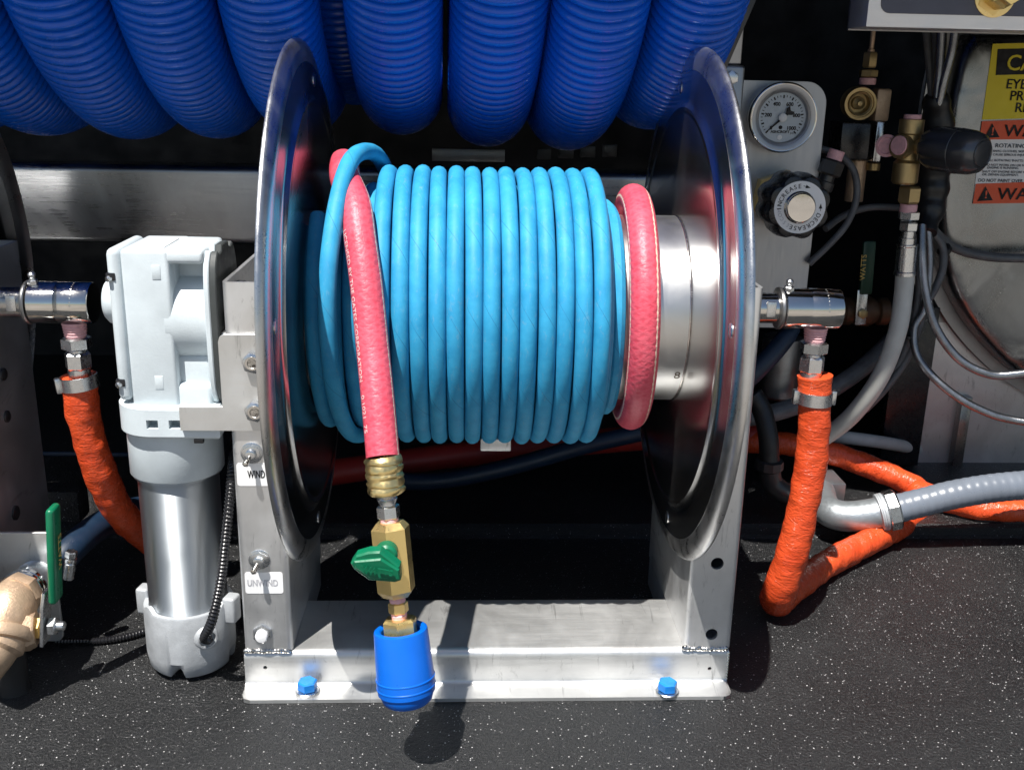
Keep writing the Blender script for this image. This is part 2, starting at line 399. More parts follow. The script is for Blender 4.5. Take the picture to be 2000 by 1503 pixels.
def boolean(a, cutters):
    me = a.mesh("b"); o = bpy.data.objects.new("b", me); COL.objects.link(o); tmp = [o]
    for c in cutters:
        q = bpy.data.objects.new("c", c.mesh("c")); COL.objects.link(q); tmp.append(q)
        md = o.modifiers.new("x", 'BOOLEAN'); md.operation = 'DIFFERENCE'; md.solver = 'EXACT'; md.object = q
    bpy.context.view_layer.update()
    dg = bpy.context.evaluated_depsgraph_get(); r = bpy.data.meshes.new_from_object(o.evaluated_get(dg))
    for q in tmp: bpy.data.objects.remove(q)
    return r

# ------------------------------------------------------------------ object helpers
def root_loc(o):
    while o.parent: o = o.parent
    return o.location.copy()
def thing(name, label, cat, loc, group=None):
    o = bpy.data.objects.new(name, None); COL.objects.link(o); o.location = loc; o.empty_display_size = 0.02
    o['label'] = label; o['category'] = cat
    if group: o['group'] = group
    return o
def part(name, mb, mat, parent=None, label=None, smooth=35, kind=None):
    me = mb.mesh(name) if isinstance(mb, MB) else mb
    me.name = name; me.materials.clear(); me.materials.append(M[mat] if isinstance(mat, str) else mat)
    bm = bmesh.new(); bm.from_mesh(me); bmesh.ops.recalc_face_normals(bm, faces=bm.faces); bm.to_mesh(me); bm.free()
    if parent: me.transform(Matrix.Translation(-root_loc(parent)))
    me.polygons.foreach_set('use_smooth', [True] * len(me.polygons))
    me.set_sharp_from_angle(angle=math.radians(smooth))
    o = bpy.data.objects.new(name, me); COL.objects.link(o)
    if parent: o.parent = parent
    if label: o['label'] = label
    if kind: o['kind'] = kind
    return o
def solo(name, mb, mat, label, cat, loc, group=None, smooth=35):
    """a thing that is one mesh, with its origin at loc"""
    o = part(name, mb, mat, None, label, smooth); o.data.transform(Matrix.Translation(-Vector(loc))); o.location = loc
    o['category'] = cat
    if group: o['group'] = group
    return o
def copy_tree(o, parent=None, dloc=None):
    c = o.copy(); COL.objects.link(c)
    if parent: c.parent = parent
    elif dloc is not None: c.location = o.location + Vector(dloc)
    for ch in [x for x in o.children]: copy_tree(ch, c)
    return c
X, Y_, Z = Vector((1, 0, 0)), Vector((0, 1, 0)), Vector((0, 0, 1))
#==BODY==

# ================================================================== SETTING
def struct(name, mb, mat): return part(name, mb, mat, None, None, 30, 'structure')
STEP = 0.19
prof = [(-0.46, ZF), (STEP - 0.004, ZF), (STEP, ZF + 0.003), (STEP, ZF + 0.011), (STEP + 0.004, ZF + 0.014), (0.85, ZF + 0.014), (0.85, ZF - 0.06), (-0.46, ZF - 0.06), (-0.47, ZF - 0.02), (-0.468, ZF - 0.004)]
struct('truck_bed', prism(MB(), [(a, b) for a, b in prof], (-1.4, 0, 0), Y_, Z, 2.8), 'bed')
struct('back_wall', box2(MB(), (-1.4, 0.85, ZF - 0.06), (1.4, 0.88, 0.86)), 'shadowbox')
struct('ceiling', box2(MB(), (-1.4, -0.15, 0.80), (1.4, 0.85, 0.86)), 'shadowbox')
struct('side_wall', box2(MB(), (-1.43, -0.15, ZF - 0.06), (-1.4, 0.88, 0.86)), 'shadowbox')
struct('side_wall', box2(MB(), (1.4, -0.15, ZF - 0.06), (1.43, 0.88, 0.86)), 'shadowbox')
struct('ground', box2(MB(), (-60, -60, -1.2), (60, 60, -1.15)), 'ground')

# ================================================================== HOSE REEL
XL, XR, RD = -0.1350, 0.1632, 0.200            # flange rims, flange radius
PL, PR = -0.1823, 0.2036                       # outer sides of the two posts
PF, PT = -0.0845, 0.0340                       # post front face, post top
WT = -0.2598                                   # top of the base channel
reel = thing('hose_reel', 'stainless steel hose reel wound with thin blue hose in the middle of the truck bed', 'hose reel', (0.0105, 0.0, ZF))
def flange_mb(xf, s):
    pr = [(0.073, 0), (0.120, 0), (0.150, 0), (0.1530, 0.0002), (0.1545, -0.0006), (0.1562, -0.0004), (0.1578, 0.0012), (0.1600, 0.0026), (0.163, 0.0030), (0.172, 0.0031), (0.1835, 0.0032),
          (0.1835, 0.0052), (0.163, 0.0052), (0.160, 0.0048), (0.156, 0.0028), (0.150, 0.0022), (0.073, 0.0022)]
    return lathe(MB(), (xf, 0, 0), (s, 0, 0), pr, 160, (0, 0, 1), False)
def rim_mb(xf, s):
    pr = [(0.1830, 0.0034), (0.1845, 0.0031)] + [(0.1880 + 0.0120 * math.sin(math.radians(t)), 0.0031 + 0.0066 * (1 - math.cos(math.radians(t)))) for t in range(0, 91, 9)] + [(0.1995, 0.0108), (0.1985, 0.0109), (0.195, 0.0080), (0.1900, 0.0062), (0.1830, 0.0053)]
    return lathe(MB(), (xf, 0, 0), (s, 0, 0), pr, 160, (0, 0, 1), False)
def slots(xf, s, parent):
    for a in (78, 172, 262, 352):
        a = math.radians(a); r = 0.1735
        c = Vector((xf + s * 0.0030, r * math.cos(a), r * math.sin(a)))
        part('bright_hole_disc', lathe(MB(), c, (-s, 0, 0), [(0.0050, -0.001), (0.0050, 0.0003), (0.0042, 0.0006), (0.0008, 0.0007)], 16), 'zinc', parent)  # bright disc imitating light seen through a round hole in the flange
FL = part('flange', flange_mb(XL + 0.0085, -1), 'flange', reel, 'left flange, its inner side in shade'); slots(XL + 0.0085, -1, FL); part('rim', rim_mb(XL + 0.0085, -1), 'rim', FL)
FR = part('flange', flange_mb(XR - 0.0085, 1), 'flange', reel, 'right flange mirroring the red hose'); slots(XR - 0.0085, 1, FR); part('rim', rim_mb(XR - 0.0085, 1), 'rim', FR)
dr = part('drum', lathe(MB(), (XL + 0.0086, 0, 0), X, [(0.0735, 0), (0.0735, XR - XL - 0.0172)], 96, (0, 0, 1), False), 'drum', reel)
part('weld_seam', lathe(MB(), (XR - 0.0093, 0, 0), X, [(0.0734, -0.0006), (0.0738, -0.0003), (0.0739, 0.0003), (0.0736, 0.0008)], 96, (0, 0, 1), False), 'weld', dr)
def onto_drum(vs, fs, xc, th0, r, sx=1):      # wrap flat lettering round the drum
    mb = MB(); mb.add([Vector((xc + p.x * sx, -r * math.cos(th0 + p.y / r), r * math.sin(th0 + p.y / r))) for p in vs], fs); return mb
P8 = atx(1322, 735, 0.142)
d_ = _ray(1322, 735)
best = min(((abs(math.hypot(q[1], q[2]) - 0.0736), k, q) for k, q in ((k, CAM_P + d_ * k) for k in np.arange(0.55, 0.85, 0.0002)) if q[1] < 0), key=lambda t: t[0])[2]
vs, fs = text_geo("8", 0.0105, 'CENTER')
part('lettering', onto_drum(vs, fs, best[0], math.atan2(best[2], -best[1]) - 0.03, 0.0737), 'etch', dr)
part('shaft', cyl(MB(), (XL - 0.075, 0, 0), X, 0.0125, XR - XL + 0.115, 28), 'chrome', reel)

# posts: hollow folded sections with holes through the front
def post_mb(x0, x1, holes):
    a = MB(); prism(a, rrect(x0, PF, x1, 0.085, 0.005, 6), (0, 0, WT - 0.012 + 0.0125), X, Y_, PT - WT - 0.0005)
    i = MB(); prism(i, rrect(x0 + 0.003, PF + 0.003, x1 - 0.003, 0.082, 0.003, 5), (0, 0, WT + 0.004), X, Y_, PT - WT + 0.05)
    c = [i]
    for hx, hz, hr in holes:
        m = MB(); cyl(m, (hx, PF - 0.01, hz), Y_, hr, 0.02, 28, 0.0001); c.append(m)
    return boolean(a, c)
h1, h2 = at(1401, 1100, PF), at(1390, 1238, PF)
PRo = part('post', post_mb(PR - 0.0376, PR, [(h1.x, h1.z, 0.0051), (h2.x, h2.z, 0.0049)]), 'post', reel, 'right post with two round holes')
g1 = at(513, 1236, PF)
PLo = part('post', post_mb(PL, PL + 0.0376, [(g1.x, g1.z, 0.0045)]), 'post', reel, 'left post carrying the switches')

# base: folded front channel (lip, web, top plate, rear leg) and a rear channel
def base_mb(sgn=1):
    t = 0.003
    pts = [(-0.1062, ZF + t / 2 + 0.0004), (-0.1059, ZF + t / 2 + 0.0004), (-0.1053, ZF + t / 2 + 0.0004), (-0.104, ZF + t / 2 + 0.0004), (-0.1025, ZF + t / 2 + 0.0004), (-0.101, ZF + t / 2 + 0.0004), (-0.098, ZF + t / 2 + 0.0004), (PF + t / 2, ZF + t / 2 + 0.0004), (PF + t / 2, WT - t / 2), (0.0, WT - t / 2), (0.0, ZF + 0.001)]
    pts = [(a * sgn, b) for a, b in pts]
    P = sheet(pts, t, 0.0055, 6); mb = MB(); o = len(P); vs = []
    for xe, s in ((PL - 0.0005, 1), (PR - 0.0012, -1)):
        for a, b in P:
            q = -0.1062 - a * sgn; c = 0.0075; e = 0
            if -q < c: k = 1 + q / c if q < 0 else 1.0; e = c - math.sqrt(max(0, c * c - (c * max(0, k)) ** 2))
            vs.append((xe + s * e, a, b))
    fs = [tuple(range(o))[::-1], tuple(range(o, 2 * o))] + [(i, (i + 1) % o, o + (i + 1) % o, o + i) for i in range(o)]
    mb.add(vs, fs); return mb
bh = [at(518, 1303, PF), at(1386, 1305, PF)]
cut = []
for p in bh:
    m = MB(); cyl(m, (p.x, PF - 0.01, p.z), Y_, 0.0016, 0.02, 14, 0.0001); cut.append(m)
BC = part('base_channel', boolean(base_mb(), cut), 'sheet', reel, 'front base channel with rounded foot lip')
for x0, x1 in ((PL + 0.001, PL + 0.0366), (PR - 0.0366, PR - 0.001)): part('rear_foot', box2(MB(), (x0, 0.003, ZF + 0.0005), (x1, 0.084, WT), 0.002), 'post', reel)
for x0, x1 in ((PL + 0.001, PL + 0.0365), (PR - 0.0375, PR - 0.003)):
    mb = MB(); n = 17
    for i in range(n):
        x = x0 + (x1 - x0) * (i + 0.5 + random.uniform(-.25, .25)) / n; k_ = random.uniform(0.7, 1.15)
        lathe(mb, (x - 0.0016, PF + 0.0006, WT + 0.0004 + random.uniform(-.0005, .0005)), (1, random.uniform(-.2, .3), random.uniform(-.1, .4)), [(0.0008 * k_, -0.0014), (0.0020 * k_, -0.0006), (0.0026 * k_, 0.0008), (0.0022 * k_, 0.0020), (0.0009 * k_, 0.0034)], 10)
    part('weld_bead', mb, 'weld', reel)
mb = MB()
for i in range(10):
    z = WT - 0.003 - i * 0.0026; lathe(mb, (PR - 0.0016, PF + 0.0012, z), (0, 0.1, -1), [(0.0004, -0.001), (0.0012, 0), (0.0017, 0.0012), (0.0008, 0.0026)], 8)
part('weld_bead', mb, 'weld', reel)

# blue capped mounting bolts
for px, py in ((601, 1343), (1303, 1344)):
    c = atz(px, py + 6, ZF + 0.0036)
    bt = part('mounting_bolt', hexa(MB(), c + Z * 0.0018, Z, 0.0134, 0.0080, (1, 0, 0), 0.35 if px < 900 else 0.1), 'bluebolt', reel)
    part('washer', lathe(MB(), c, Z, [(0.0095, 0), (0.0095, 0.0012), (0.0088, 0.0018), (0.003, 0.0018)], 28), 'zinc', bt)

# motor bracket on the left post, with two hex bolts
br = MB()
ax_, az_ = at(350, 797, PF - 0.004), at(350, 840, PF - 0.004)
x0 = at(429, 700, PF - 0.004).x; x1 = PL + 0.036; zt = at(440, 655, PF - 0.004).z; zm = at(440, 797, PF - 0.004).z; zb = at(440, 840, PF - 0.004).z
ol = [(x1, zt), (x0 + 0.004, zt), (x0 + 0.001, zt - 0.0015), (x0, zt - 0.005), (x0, zm), (ax_.x, zm), (ax_.x, zb), (x1, zb)]
prism(br, [(a, b) for a, b in ol][::-1], (0, PF - 0.0006, 0), X, Z, 0.0032, 0.0005)
BR = part('motor_bracket', br, 'sheet', reel)
for px, py in ((495, 706), (500, 801)):
    c = at(px, py, PF - 0.004)
    b = part('hex_bolt', hexa(MB(), c, -Y_, 0.0135, 0.0055, (0, 0, 1), 0.25), 'zinc', BR)
    mb = MB(); vs_ = [c - Y_ * 0.0055]
    lathe(mb, c - Y_ * 0.0054, -Y_, [(0.0052, 0), (0.0050, 0.0003), (0.0036, 0.0003), (0.0034, 0.0001)], 20)
    part('bolt_marking', mb, 'weld', b)
part('side_bracket', box2(MB(), (PL - 0.004, PF + 0.008, zb), (PL - 0.0003, 0.02, zt - 0.001), 0.0006), 'sheet', reel)

# switches and their labels
def toggle(px, py):
    c = at(px, py, PF)
    t = part('toggle_switch', lathe(hexa(MB(), c, -Y_, 0.0125, 0.003, (0, 0, 1)), c - Y_ * 0.003, -Y_, [(0.0042, 0), (0.0042, 0.0035), (0.0032, 0.004), (0.0018, 0.004)], 20), 'zinc', reel)
    tip = c + Vector((-0.0026, -0.0125, -0.0045))
    part('lever', tube(MB(), [c - Y_ * 0.005, (c - Y_ * 0.005).lerp(tip, 0.5), (c - Y_ * 0.005).lerp(tip, 0.85), tip, tip + Vector((-0.0003, -0.0012, -0.0003))], [0.0013, 0.0017, 0.0023, 0.0024, 0.0009], 14), 'chrome', t)
    part('washer', lathe(MB(), c + Y_ * 0.0003, -Y_, [(0.0082, 0), (0.0082, 0.0010), (0.0074, 0.0014), (0.003, 0.0014)], 24), 'zinc', t)
toggle(492, 884); toggle(507, 1092)
def switch_label(px0, py0, px1, py1, s, tx, ty, size, mat, sx):
    a, b = at(px0, py1, PF), at(px1, py0, PF)
    l = part('switch_label', prism(MB(), rrect(a.x, a.z, b.x, b.z, 0.002, 5), (0, PF - 0.0001, 0), X, Z, 0.0003), 'white', reel)
    part('lettering', text(MB(), s, size, at(tx, ty, PF - 0.0006), X, Z, 'LEFT', sx, 0.00012), mat, l)
switch_label(464, 904, 546, 948, "WIND", 484, 933, 0.0086, 'ink', 0.53)
switch_label(480, 1117, 552, 1158, "UNWIND", 483, 1144, 0.0078, 'inkgrey', 0.70)
c = g1
pbn = part('push_button', lathe(MB(), c, -Y_, [(0.0078, 0), (0.0078, 0.0022), (0.0062, 0.0026), (0.0062, 0.0030), (0.0052, 0.0030)], 6, (0, 0, 1)), 'zinc', reel)
part('button_cap', lathe(MB(), c - Y_ * 0.0026, -Y_, [(0.0048, 0), (0.0048, 0.0035), (0.0040, 0.0046), (0.0015, 0.0050)], 20), 'white', pbn)

# ---------------- swivels (right one on this reel, left one on the neighbour)
def make_swivel(label):
    t = thing('swivel_joint', label, 'swivel joint', (0.268, 0, 0), 'swivel joints on the reel shafts')
    part('body', lathe(MB(), (0.2440, 0, 0.001), X, [(0.0125, 0), (0.0158, 0.0004), (0.0164, 0.0012), (0.0164, 0.0212), (0.01635, 0.0214), (0.0164, 0.0216), (0.0164, 0.0460), (0.0156, 0.0472), (0.006, 0.0474)], 48, (0, 0, 1)), 'chrome', t)
    part('collar', lathe(MB(), (0.2405, 0, 0.001), X, [(0.0120, 0), (0.0168, 0.0002), (0.0172, 0.0010), (0.0172, 0.0022), (0.0166, 0.0030), (0.0120, 0.0032)], 40), 'dull', t)
    sh = part('shaft_end', cyl(MB(), (0.2000, 0, 0.001), X, 0.0122, 0.0410, 36), 'chrome', t)
    part('wrench_flat', box2(MB(), (0.2290, -0.0127, -0.004), (0.2365, -0.0105, 0.0085), 0.0006), 'zinc', sh)
    mb = MB(); g = Vector((0.2478, -0.004, 0.0160))
    hexa(mb, g, (0, -0.15, 1), 0.0068, 0.0040)
    lathe(mb, g + Z * 0.0038, (0, -0.15, 1), [(0.0026, 0), (0.0022, 0.0018), (0.0028, 0.0028), (0.0030, 0.0046), (0.0018, 0.0060), (0.0006, 0.0064)], 16)
    part('grease_nipple', mb, 'zinc', t)
    mb = MB()
    for k in range(9):
        a = PI / 2 * 0.1 + k * 0.17
        lathe(mb, (0.2785, -0.0164 * math.cos(a - .1), 0.001 + 0.0164 * math.sin(a - .1)), (0, -math.cos(a - .1), math.sin(a - .1)), [(0.0007, -0.0002), (0.0006, 0.0003), (0.0002, 0.0004)], 8)
    part('arrow_stamp', mb, 'weld', t)
    cx = 0.2745; z = -0.0145
    part('threaded_nipple', lathe(MB(), (cx, 0, z), -Z, [(0.0096, 0)] + [q for k in range(5) for q in ((0.0096 - k * 0.00025, 0.0015 + k * 0.0022), (0.0088 - k * 0.00025, 0.0025 + k * 0.0022))] + [(0.0078, 0.0125)], 28), 'tape', t)
    z = -0.0265
    mb = MB(); hexa(mb, (cx, 0, z), -Z, 0.0200, 0.0100, (0, -1, 0), 0.0); lathe(mb, (cx, 0, z - 0.0098), -Z, [(0.0075, 0), (0.0075, 0.0032)], 24)
    part('hex_fitting', mb, 'zinc', t)
    part('hex_fitting', lathe(hexa(MB(), (cx, 0, z - 0.0120), -Z, 0.0178, 0.0145, (0, -1, 0), 0.5), (cx, 0, z - 0.0260), -Z, [(0.0086, 0), (0.0086, 0.012)], 24), 'zinc', t)
    return t
swv = make_swivel('polished steel swivel joint at the right end of the blue hose reel')

# ---------------- neighbouring reel, cut off by the left edge of the frame
DX = -0.593
nreel = thing('hose_reel', 'neighbouring hose reel in shade, only its post and flange edge showing at the left', 'hose reel', (0.0105 + DX, 0, ZF))
for src, lb in ((FR, 'flange edge beside the left frame'), (BC, None), (PRo, 'dark outer side of the post'), (dr, None)):
    c = src.copy(); COL.objects.link(c); c.parent = nreel
    if 'label' in c: del c['label']
    if lb: c['label'] = lb
    if src is FR:
        for ch in FR.children: d = ch.copy(); COL.objects.link(d); d.parent = c
for px, py, r in ((5, 731, 0.0052), (12, 813, 0.0050), (29, 1001, 0.0062)):
    p = atx(px, py, PR + DX)
    part('bolt_head', lathe(MB(), p, X, [(r, -0.0002), (r, 0.0016), (r * .7, 0.0026), (0.001, 0.0026)], 20), 'darkmetal', nreel)
swl = copy_tree(swv, None, (DX, 0, -0.0015)); swl['label'] = 'polished steel swivel joint left of the pale grey motor, on the neighbouring shaft'
p = Vector((PR + DX - 0.02, -0.02, PT))

# ================================================================== BLUE HOSE ON THE DRUM
HR = 0.0063; PITCH = 0.0129
bh_ = thing('blue_hose', 'thin bright blue rubber hose wound tightly round the reel drum', 'hose', (0.0, 0, 0))
def wind(x_start, turns, r, th0=0.0, pitch=PITCH, seg=72, wob=0.0004):
    out = []; R_ = random.Random(int(turns * 100)); dr = [R_.uniform(-.0003, .00025) for _ in range(40)]; dx = [R_.uniform(-.0002, .0002) for _ in range(40)]
    for i in range(int(turns * seg) + 1):
        th = th0 + 2 * PI * i / seg
        rr = r + wob * math.sin(3.1 * th + x_start * 90) * 0.6 + wob * math.sin(1.37 * th)
        # each turn lies straight and steps sideways on the hidden back
        fr = (i / seg) % 1.0; base = math.floor(i / seg)
        s = min(1, max(0, (fr - 0.72) / 0.28)); s = s * s * (3 - 2 * s)
        g = i / seg; k = int(g); f_ = g - k; rr += dr[k] * (1 - f_) + dr[k + 1] * f_; jx = dx[k] * (1 - f_) + dx[k + 1] * f_ + 0.0003 * math.sin(2.3 * th + k)
        out.append(Vector((x_start + jx + pitch * (base + 0.25 * fr + 0.75 * s), -rr * math.cos(th), -rr * math.sin(th))))
    return out
# theta 0 = front, growing downward: starts at -pi/2 on top so the side step is at the back
cp = lambda x, r, deg: Vector((x, -r * math.cos(math.radians(deg)), r * math.sin(math.radians(deg))))   # 0 front, 90 top, 180 back
co = MB()
top = wind(-0.0713, 12.98, 0.1030, -PI)
tube(co, top, HR, 14)
part('hose_coil', co, 'bluerubber', bh_, 'outer layer of turns')
lo = MB(); tube(lo, wind(-0.118, 16.66, 0.0905, -1.0), HR, 12); tube(lo, wind(-0.1205, 17.62, 0.0799, -1.0), HR, 10)
part('hose_coil', lo, 'bluerubber', bh_, 'inner layers of turns, in shade by the left flange')
# the loop lifted over the red hose: from the back of the coil over the top and down the front, under the spool
lp = [cp(-0.0745, 0.1045, 205), cp(-0.0745, 0.1055, 160), cp(-0.0750, 0.1085, 130), cp(-0.0780, 0.1140, 108), cp(-0.0855, 0.1192, 90), cp(-0.0940, 0.1248, 68), cp(-0.1000, 0.1215, 48), cp(-0.1045, 0.1160, 25),
      cp(-0.1055, 0.1110, 5), cp(-0.1040, 0.1070, -20), cp(-0.1005, 0.1042, -45), cp(-0.0960, 0.1030, -68), cp(-0.0915, 0.1030, -90), cp(-0.088, 0.1030, -120), cp(-0.0850, 0.103, -150)]
lo = MB(); tube(lo, catmull(lp, 0.003), HR, 16); part('crossing_loop', lo, 'bluerubber', bh_, 'loop crossing over the red hose')

# ================================================================== RED HOSES
RH = 0.0112
def unit(v): return v / v.length
M['redring'] = braid('red_braided_ring', (0.54, 0.045, 0.080), (0.66, 0.110, 0.158), 1100, 14 * PI, 0.46, 0.12, (0.12, 0.46), 0.5, 0.0, 11.0, 3.0)
A = at(748, 892, -0.160); B = at(797, 1372, -0.190); AX = unit(B - A)
def onA(y):                                                    # point of the hanging axis seen at photo height y
    lo_, hi_ = 0.0, 1.3
    for _ in range(40):
        m_ = (lo_ + hi_) / 2; q = A + (B - A) * m_; c = np.array(q) - CAM_P
        if 751.5 - F_PX * (c @ CAM_U) / (c @ CAM_F) < y: lo_ = m_
        else: hi_ = m_
    return A + (B - A) * lo_
def dist(y0, y1): return (onA(y1) - onA(y0)).length
rh = thing('red_hose', 'pale red braided hose hanging down in front of the reel with a crimped brass end', 'hose', A)
rp = [cp(-0.1135, 0.1075, 215), cp(-0.1125, 0.1078, 185), cp(-0.1110, 0.1085, 150), cp(-0.1080, 0.1090, 115), cp(-0.1045, 0.1092, 92), cp(-0.0985, 0.1100, 68), at(694, 400, -0.074), at(704, 470, -0.093), at(716, 560, -0.1085),
      at(729, 690, -0.127), at(739, 790, -0.144), A]
rpts = catmull(rp, 0.003)
part('hose', tube(MB(), rpts, RH, 24, True, X), 'redhose', rh)
# print running down the hose
L = [0.0]
for i in range(1, len(rpts)): L.append(L[-1] + (rpts[i] - rpts[i - 1]).length)
def on_hose(vs, fs, s0, ph0, r):
    mb = MB(); out = []
    for p in vs:
        s = s0 + p.x; i = min(max(1, int(np.searchsorted(L, s))), len(L) - 1); t = (s - L[i - 1]) / (L[i] - L[i - 1])
        c = rpts[i - 1].lerp(rpts[i], t); d = unit(rpts[i] - rpts[i - 1]); f = -Y_; f = unit(f - d * f.dot(d)); sd = f.cross(d)
        a = ph0 + p.y / r; out.append(c + (f * math.cos(a) + sd * math.sin(a)) * r)
    return mb.add(out, fs)
def s_of(y):
    for i, q in enumerate(rpts):
        c = np.array(q) - CAM_P
        if L[i] > 0.2 and 751.5 - F_PX * (c @ CAM_U) / (c @ CAM_F) > y: return L[i]
mb = MB()
for s, y in (("LICENSED BY THE GATES CORPORATION", 452), ("0.1021  75", 770)):
    vs, fs = text_geo(s, 0.0056); w_ = max(v.x for v in vs)
    tgt = (s_of(744) - s_of(452)) if y < 700 else (s_of(838) - s_of(770))
    vs = [Vector((v.x * tgt / w_, v.y, 0)) for v in vs]
    g = on_hose(vs, fs, s_of(y), math.radians(-62), RH + 0.00025); mb.add(g.v, g.f)
part('lettering', mb, 'inkpink', rh)
# crimped ferrule, barb and hex
r0 = 0.0116; n = 40; pr = [(0.0105, -0.001)]
h = dist(892, 962)
for k in range(5):
    z0 = h * k / 5; pr += [(r0 + 0.0004, z0 + 0.0006), (r0 + 0.0010, z0 + h * 0.08), (r0 + 0.0010, z0 + h * 0.14), (r0 + 0.0002, z0 + h * 0.19)]
pr += [(r0 - 0.0006, h)]
fe = MB(); u, v, w = frame(AX, -Y_); vs = []
for i, (r, z) in enumerate(pr):
    for k in range(n):
        a = 2 * PI * k / n; q = r + 0.0003 * (1 if math.cos(a * 8) > 0.75 else 0) + 0.00025 * math.sin(3 * a + i)
        vs.append(A + w * (z + 0.0006 * math.sin(a + i)) + (u * math.cos(a) + v * math.sin(a)) * q)
fs = [(i * n + k, i * n + (k + 1) % n, (i + 1) * n + (k + 1) % n, (i + 1) * n + k) for i in range(len(pr) - 1) for k in range(n)]
fs.append(tuple((len(pr) - 1) * n + k for k in range(n))); fe.add(vs, fs)
part('ferrule', fe, 'gold', rh)
o = onA(960); h = dist(960, 988)
part('hose_barb', lathe(MB(), o, AX, [(0.0085, 0), (0.0082, 0.0015), (0.0064, 0.003), (0.0070, 0.0045), (0.0058, h - 0.002), (0.0060, h)], 28), 'zinc', rh)
o = onA(985)
part('hex_nut', hexa(MB(), o, AX, 0.0135, dist(985, 1012), -Y_, 0.25), 'zinc', rh)

# red ring on the right of the drum
ring = []
for k in range(97):
    a = 2 * PI * k / 96 * 0.985
    ring.append(Vector((0.1215 + 0.0035 * math.cos(a - 0.5), -0.0866 * math.cos(a + 2.2), -0.0866 * math.sin(a + 2.2))))
rr_ = thing('red_hose', 'single turn of pale red hose round the bare drum beside the right flange', 'hose', (0.1215, 0, 0))
part('hose', tube(MB(), ring, 0.0113, 24, True, X), 'redring', rr_)

# ================================================================== BALL VALVE
va = thing('ball_valve', 'brass ball valve with small green handle hanging from the red hose', 'valve', onA(1090))
part('threaded_nipple', lathe(MB(), onA(1008), AX, [(0.0060, 0), (0.0058, 0.0012), (0.0062, 0.0018), (0.0060, 0.0035), (0.0062, dist(1008, 1024))], 24), 'tape', va)
o = onA(1018); h = dist(1018, 1162)
vb = part('body', lathe(MB(), o, AX, [(0.0095, 0), (0.0132, 0.0042), (0.0132, h - 0.0042), (0.0098, h)], 6, -Y_, True, 0.15), 'brass', va)
part('threaded_nipple', lathe(MB(), onA(1160), AX, [(0.0052, 0), (0.0056, 0.001), (0.0052, 0.002), (0.0056, 0.003), (0.0052, dist(1160, 1176))], 24), 'tape', va)
part('hex_nut', hexa(MB(), onA(1174), AX, 0.0118, dist(1174, 1196), -Y_, 0.3), 'brass', va)
part('threaded_nipple', lathe(MB(), onA(1195), AX, [(0.0055, 0), (0.0052, 0.001), (0.0056, 0.002), (0.0052, 0.003), (0.0055, dist(1195, 1212))], 24), 'tape', va)
hc = at(748, 1094, -0.190); body_c = onA(1090)
st = part('stem', lathe(MB(), body_c, unit(hc - body_c), [(0.006, 0), (0.006, 0.012), (0.0075, 0.0125), (0.0075, 0.017), (0.004, 0.018)], 20), 'brass', va)
ol = [(686, 1100), (697, 1083), (722, 1074), (745, 1072), (760, 1083), (783, 1102), (785, 1131), (774, 1136), (722, 1134), (692, 1112)]
yh = -0.196
q0 = at(735, 1105, yh); pts = [(at(x, y, yh).x - q0.x, at(x, y, yh).z - q0.z) for x, y in ol]
hu, hv = unit(Vector((1, -0.10, 0))), unit(Vector((0, -0.12, 1)))
hd = MB(); prism(hd, pts[::-1], q0 + Y_ * 0.0085, hu, hv, 0.0085, 0.0012)
lathe(hd, q0 + Vector((0.006, 0.014, 0.004)), (0, -1, 0), [(0.0075, 0), (0.0075, 0.007), (0.006, 0.009)], 20)
ridge = [(692, 1094), (745, 1086), (781, 1108), (783, 1128), (722, 1128), (694, 1108)]
prism(hd, [(at(x, y, yh).x - q0.x, at(x, y, yh).z - q0.z) for x, y in ridge][::-1], q0 + Y_ * 0.001, hu, hv, 0.0030, 0.0010)
hdl = part('handle', hd, 'green', va, None, 25)
vs, fs = text_geo("WATTS", 0.0062, 'CENTER', 0.0004)
e1 = unit(hu * 1.0 - hv * 0.14); e2 = unit(hv * 1.0 + hu * 0.14); q1 = at(736, 1119, -0.199)
part('lettering', MB().add([q1 + e1 * p.x + e2 * p.y + Vector((0, -1, 0)) * (p.z + 0.0006) for p in vs], fs), 'green', hdl)

# ================================================================== QUICK COUPLER
qc = thing('quick_coupler', 'quick coupler in a smooth bright blue plastic sleeve, lowest on the hanging hose', 'coupler', onA(1300))
part('hex_nut', hexa(MB(), onA(1206), AX, 0.0205, dist(1206, 1242), -Y_, 0.1), 'brass', qc)
o = onA(1238)
part('inner_body', lathe(MB(), o, AX, [(0.0118, 0), (0.0118, 0.004), (0.0128, 0.0046), (0.0128, 0.03), (0.01, 0.03)], 32), 'chrome', qc)
o = onA(1226); h = dist(1226, 1371)
part('sleeve', lathe(MB(), o, AX, [(0.0133, 0.026), (0.0133, 0.0016), (0.0145, 0.0004), (0.0168, 0.0), (0.0180, 0.0007), (0.0184, 0.0022), (0.0197, h * 0.60), (0.0199, h * 0.635), (0.0203, h * 0.64), (0.0203, h * 0.655), (0.0200, h * 0.66),
     (0.0200, h * 0.745), (0.0203, h * 0.75), (0.0203, h * 0.765), (0.0200, h * 0.77), (0.0197, h * 0.835), (0.0186, h * 0.845), (0.0181, h * 0.885), (0.0168, h * 0.955), (0.0145, h * 0.995), (0.0125, h), (0.0115, h - 0.004), (0.010, h - 0.02)], 64, None, False), 'snap', qc)

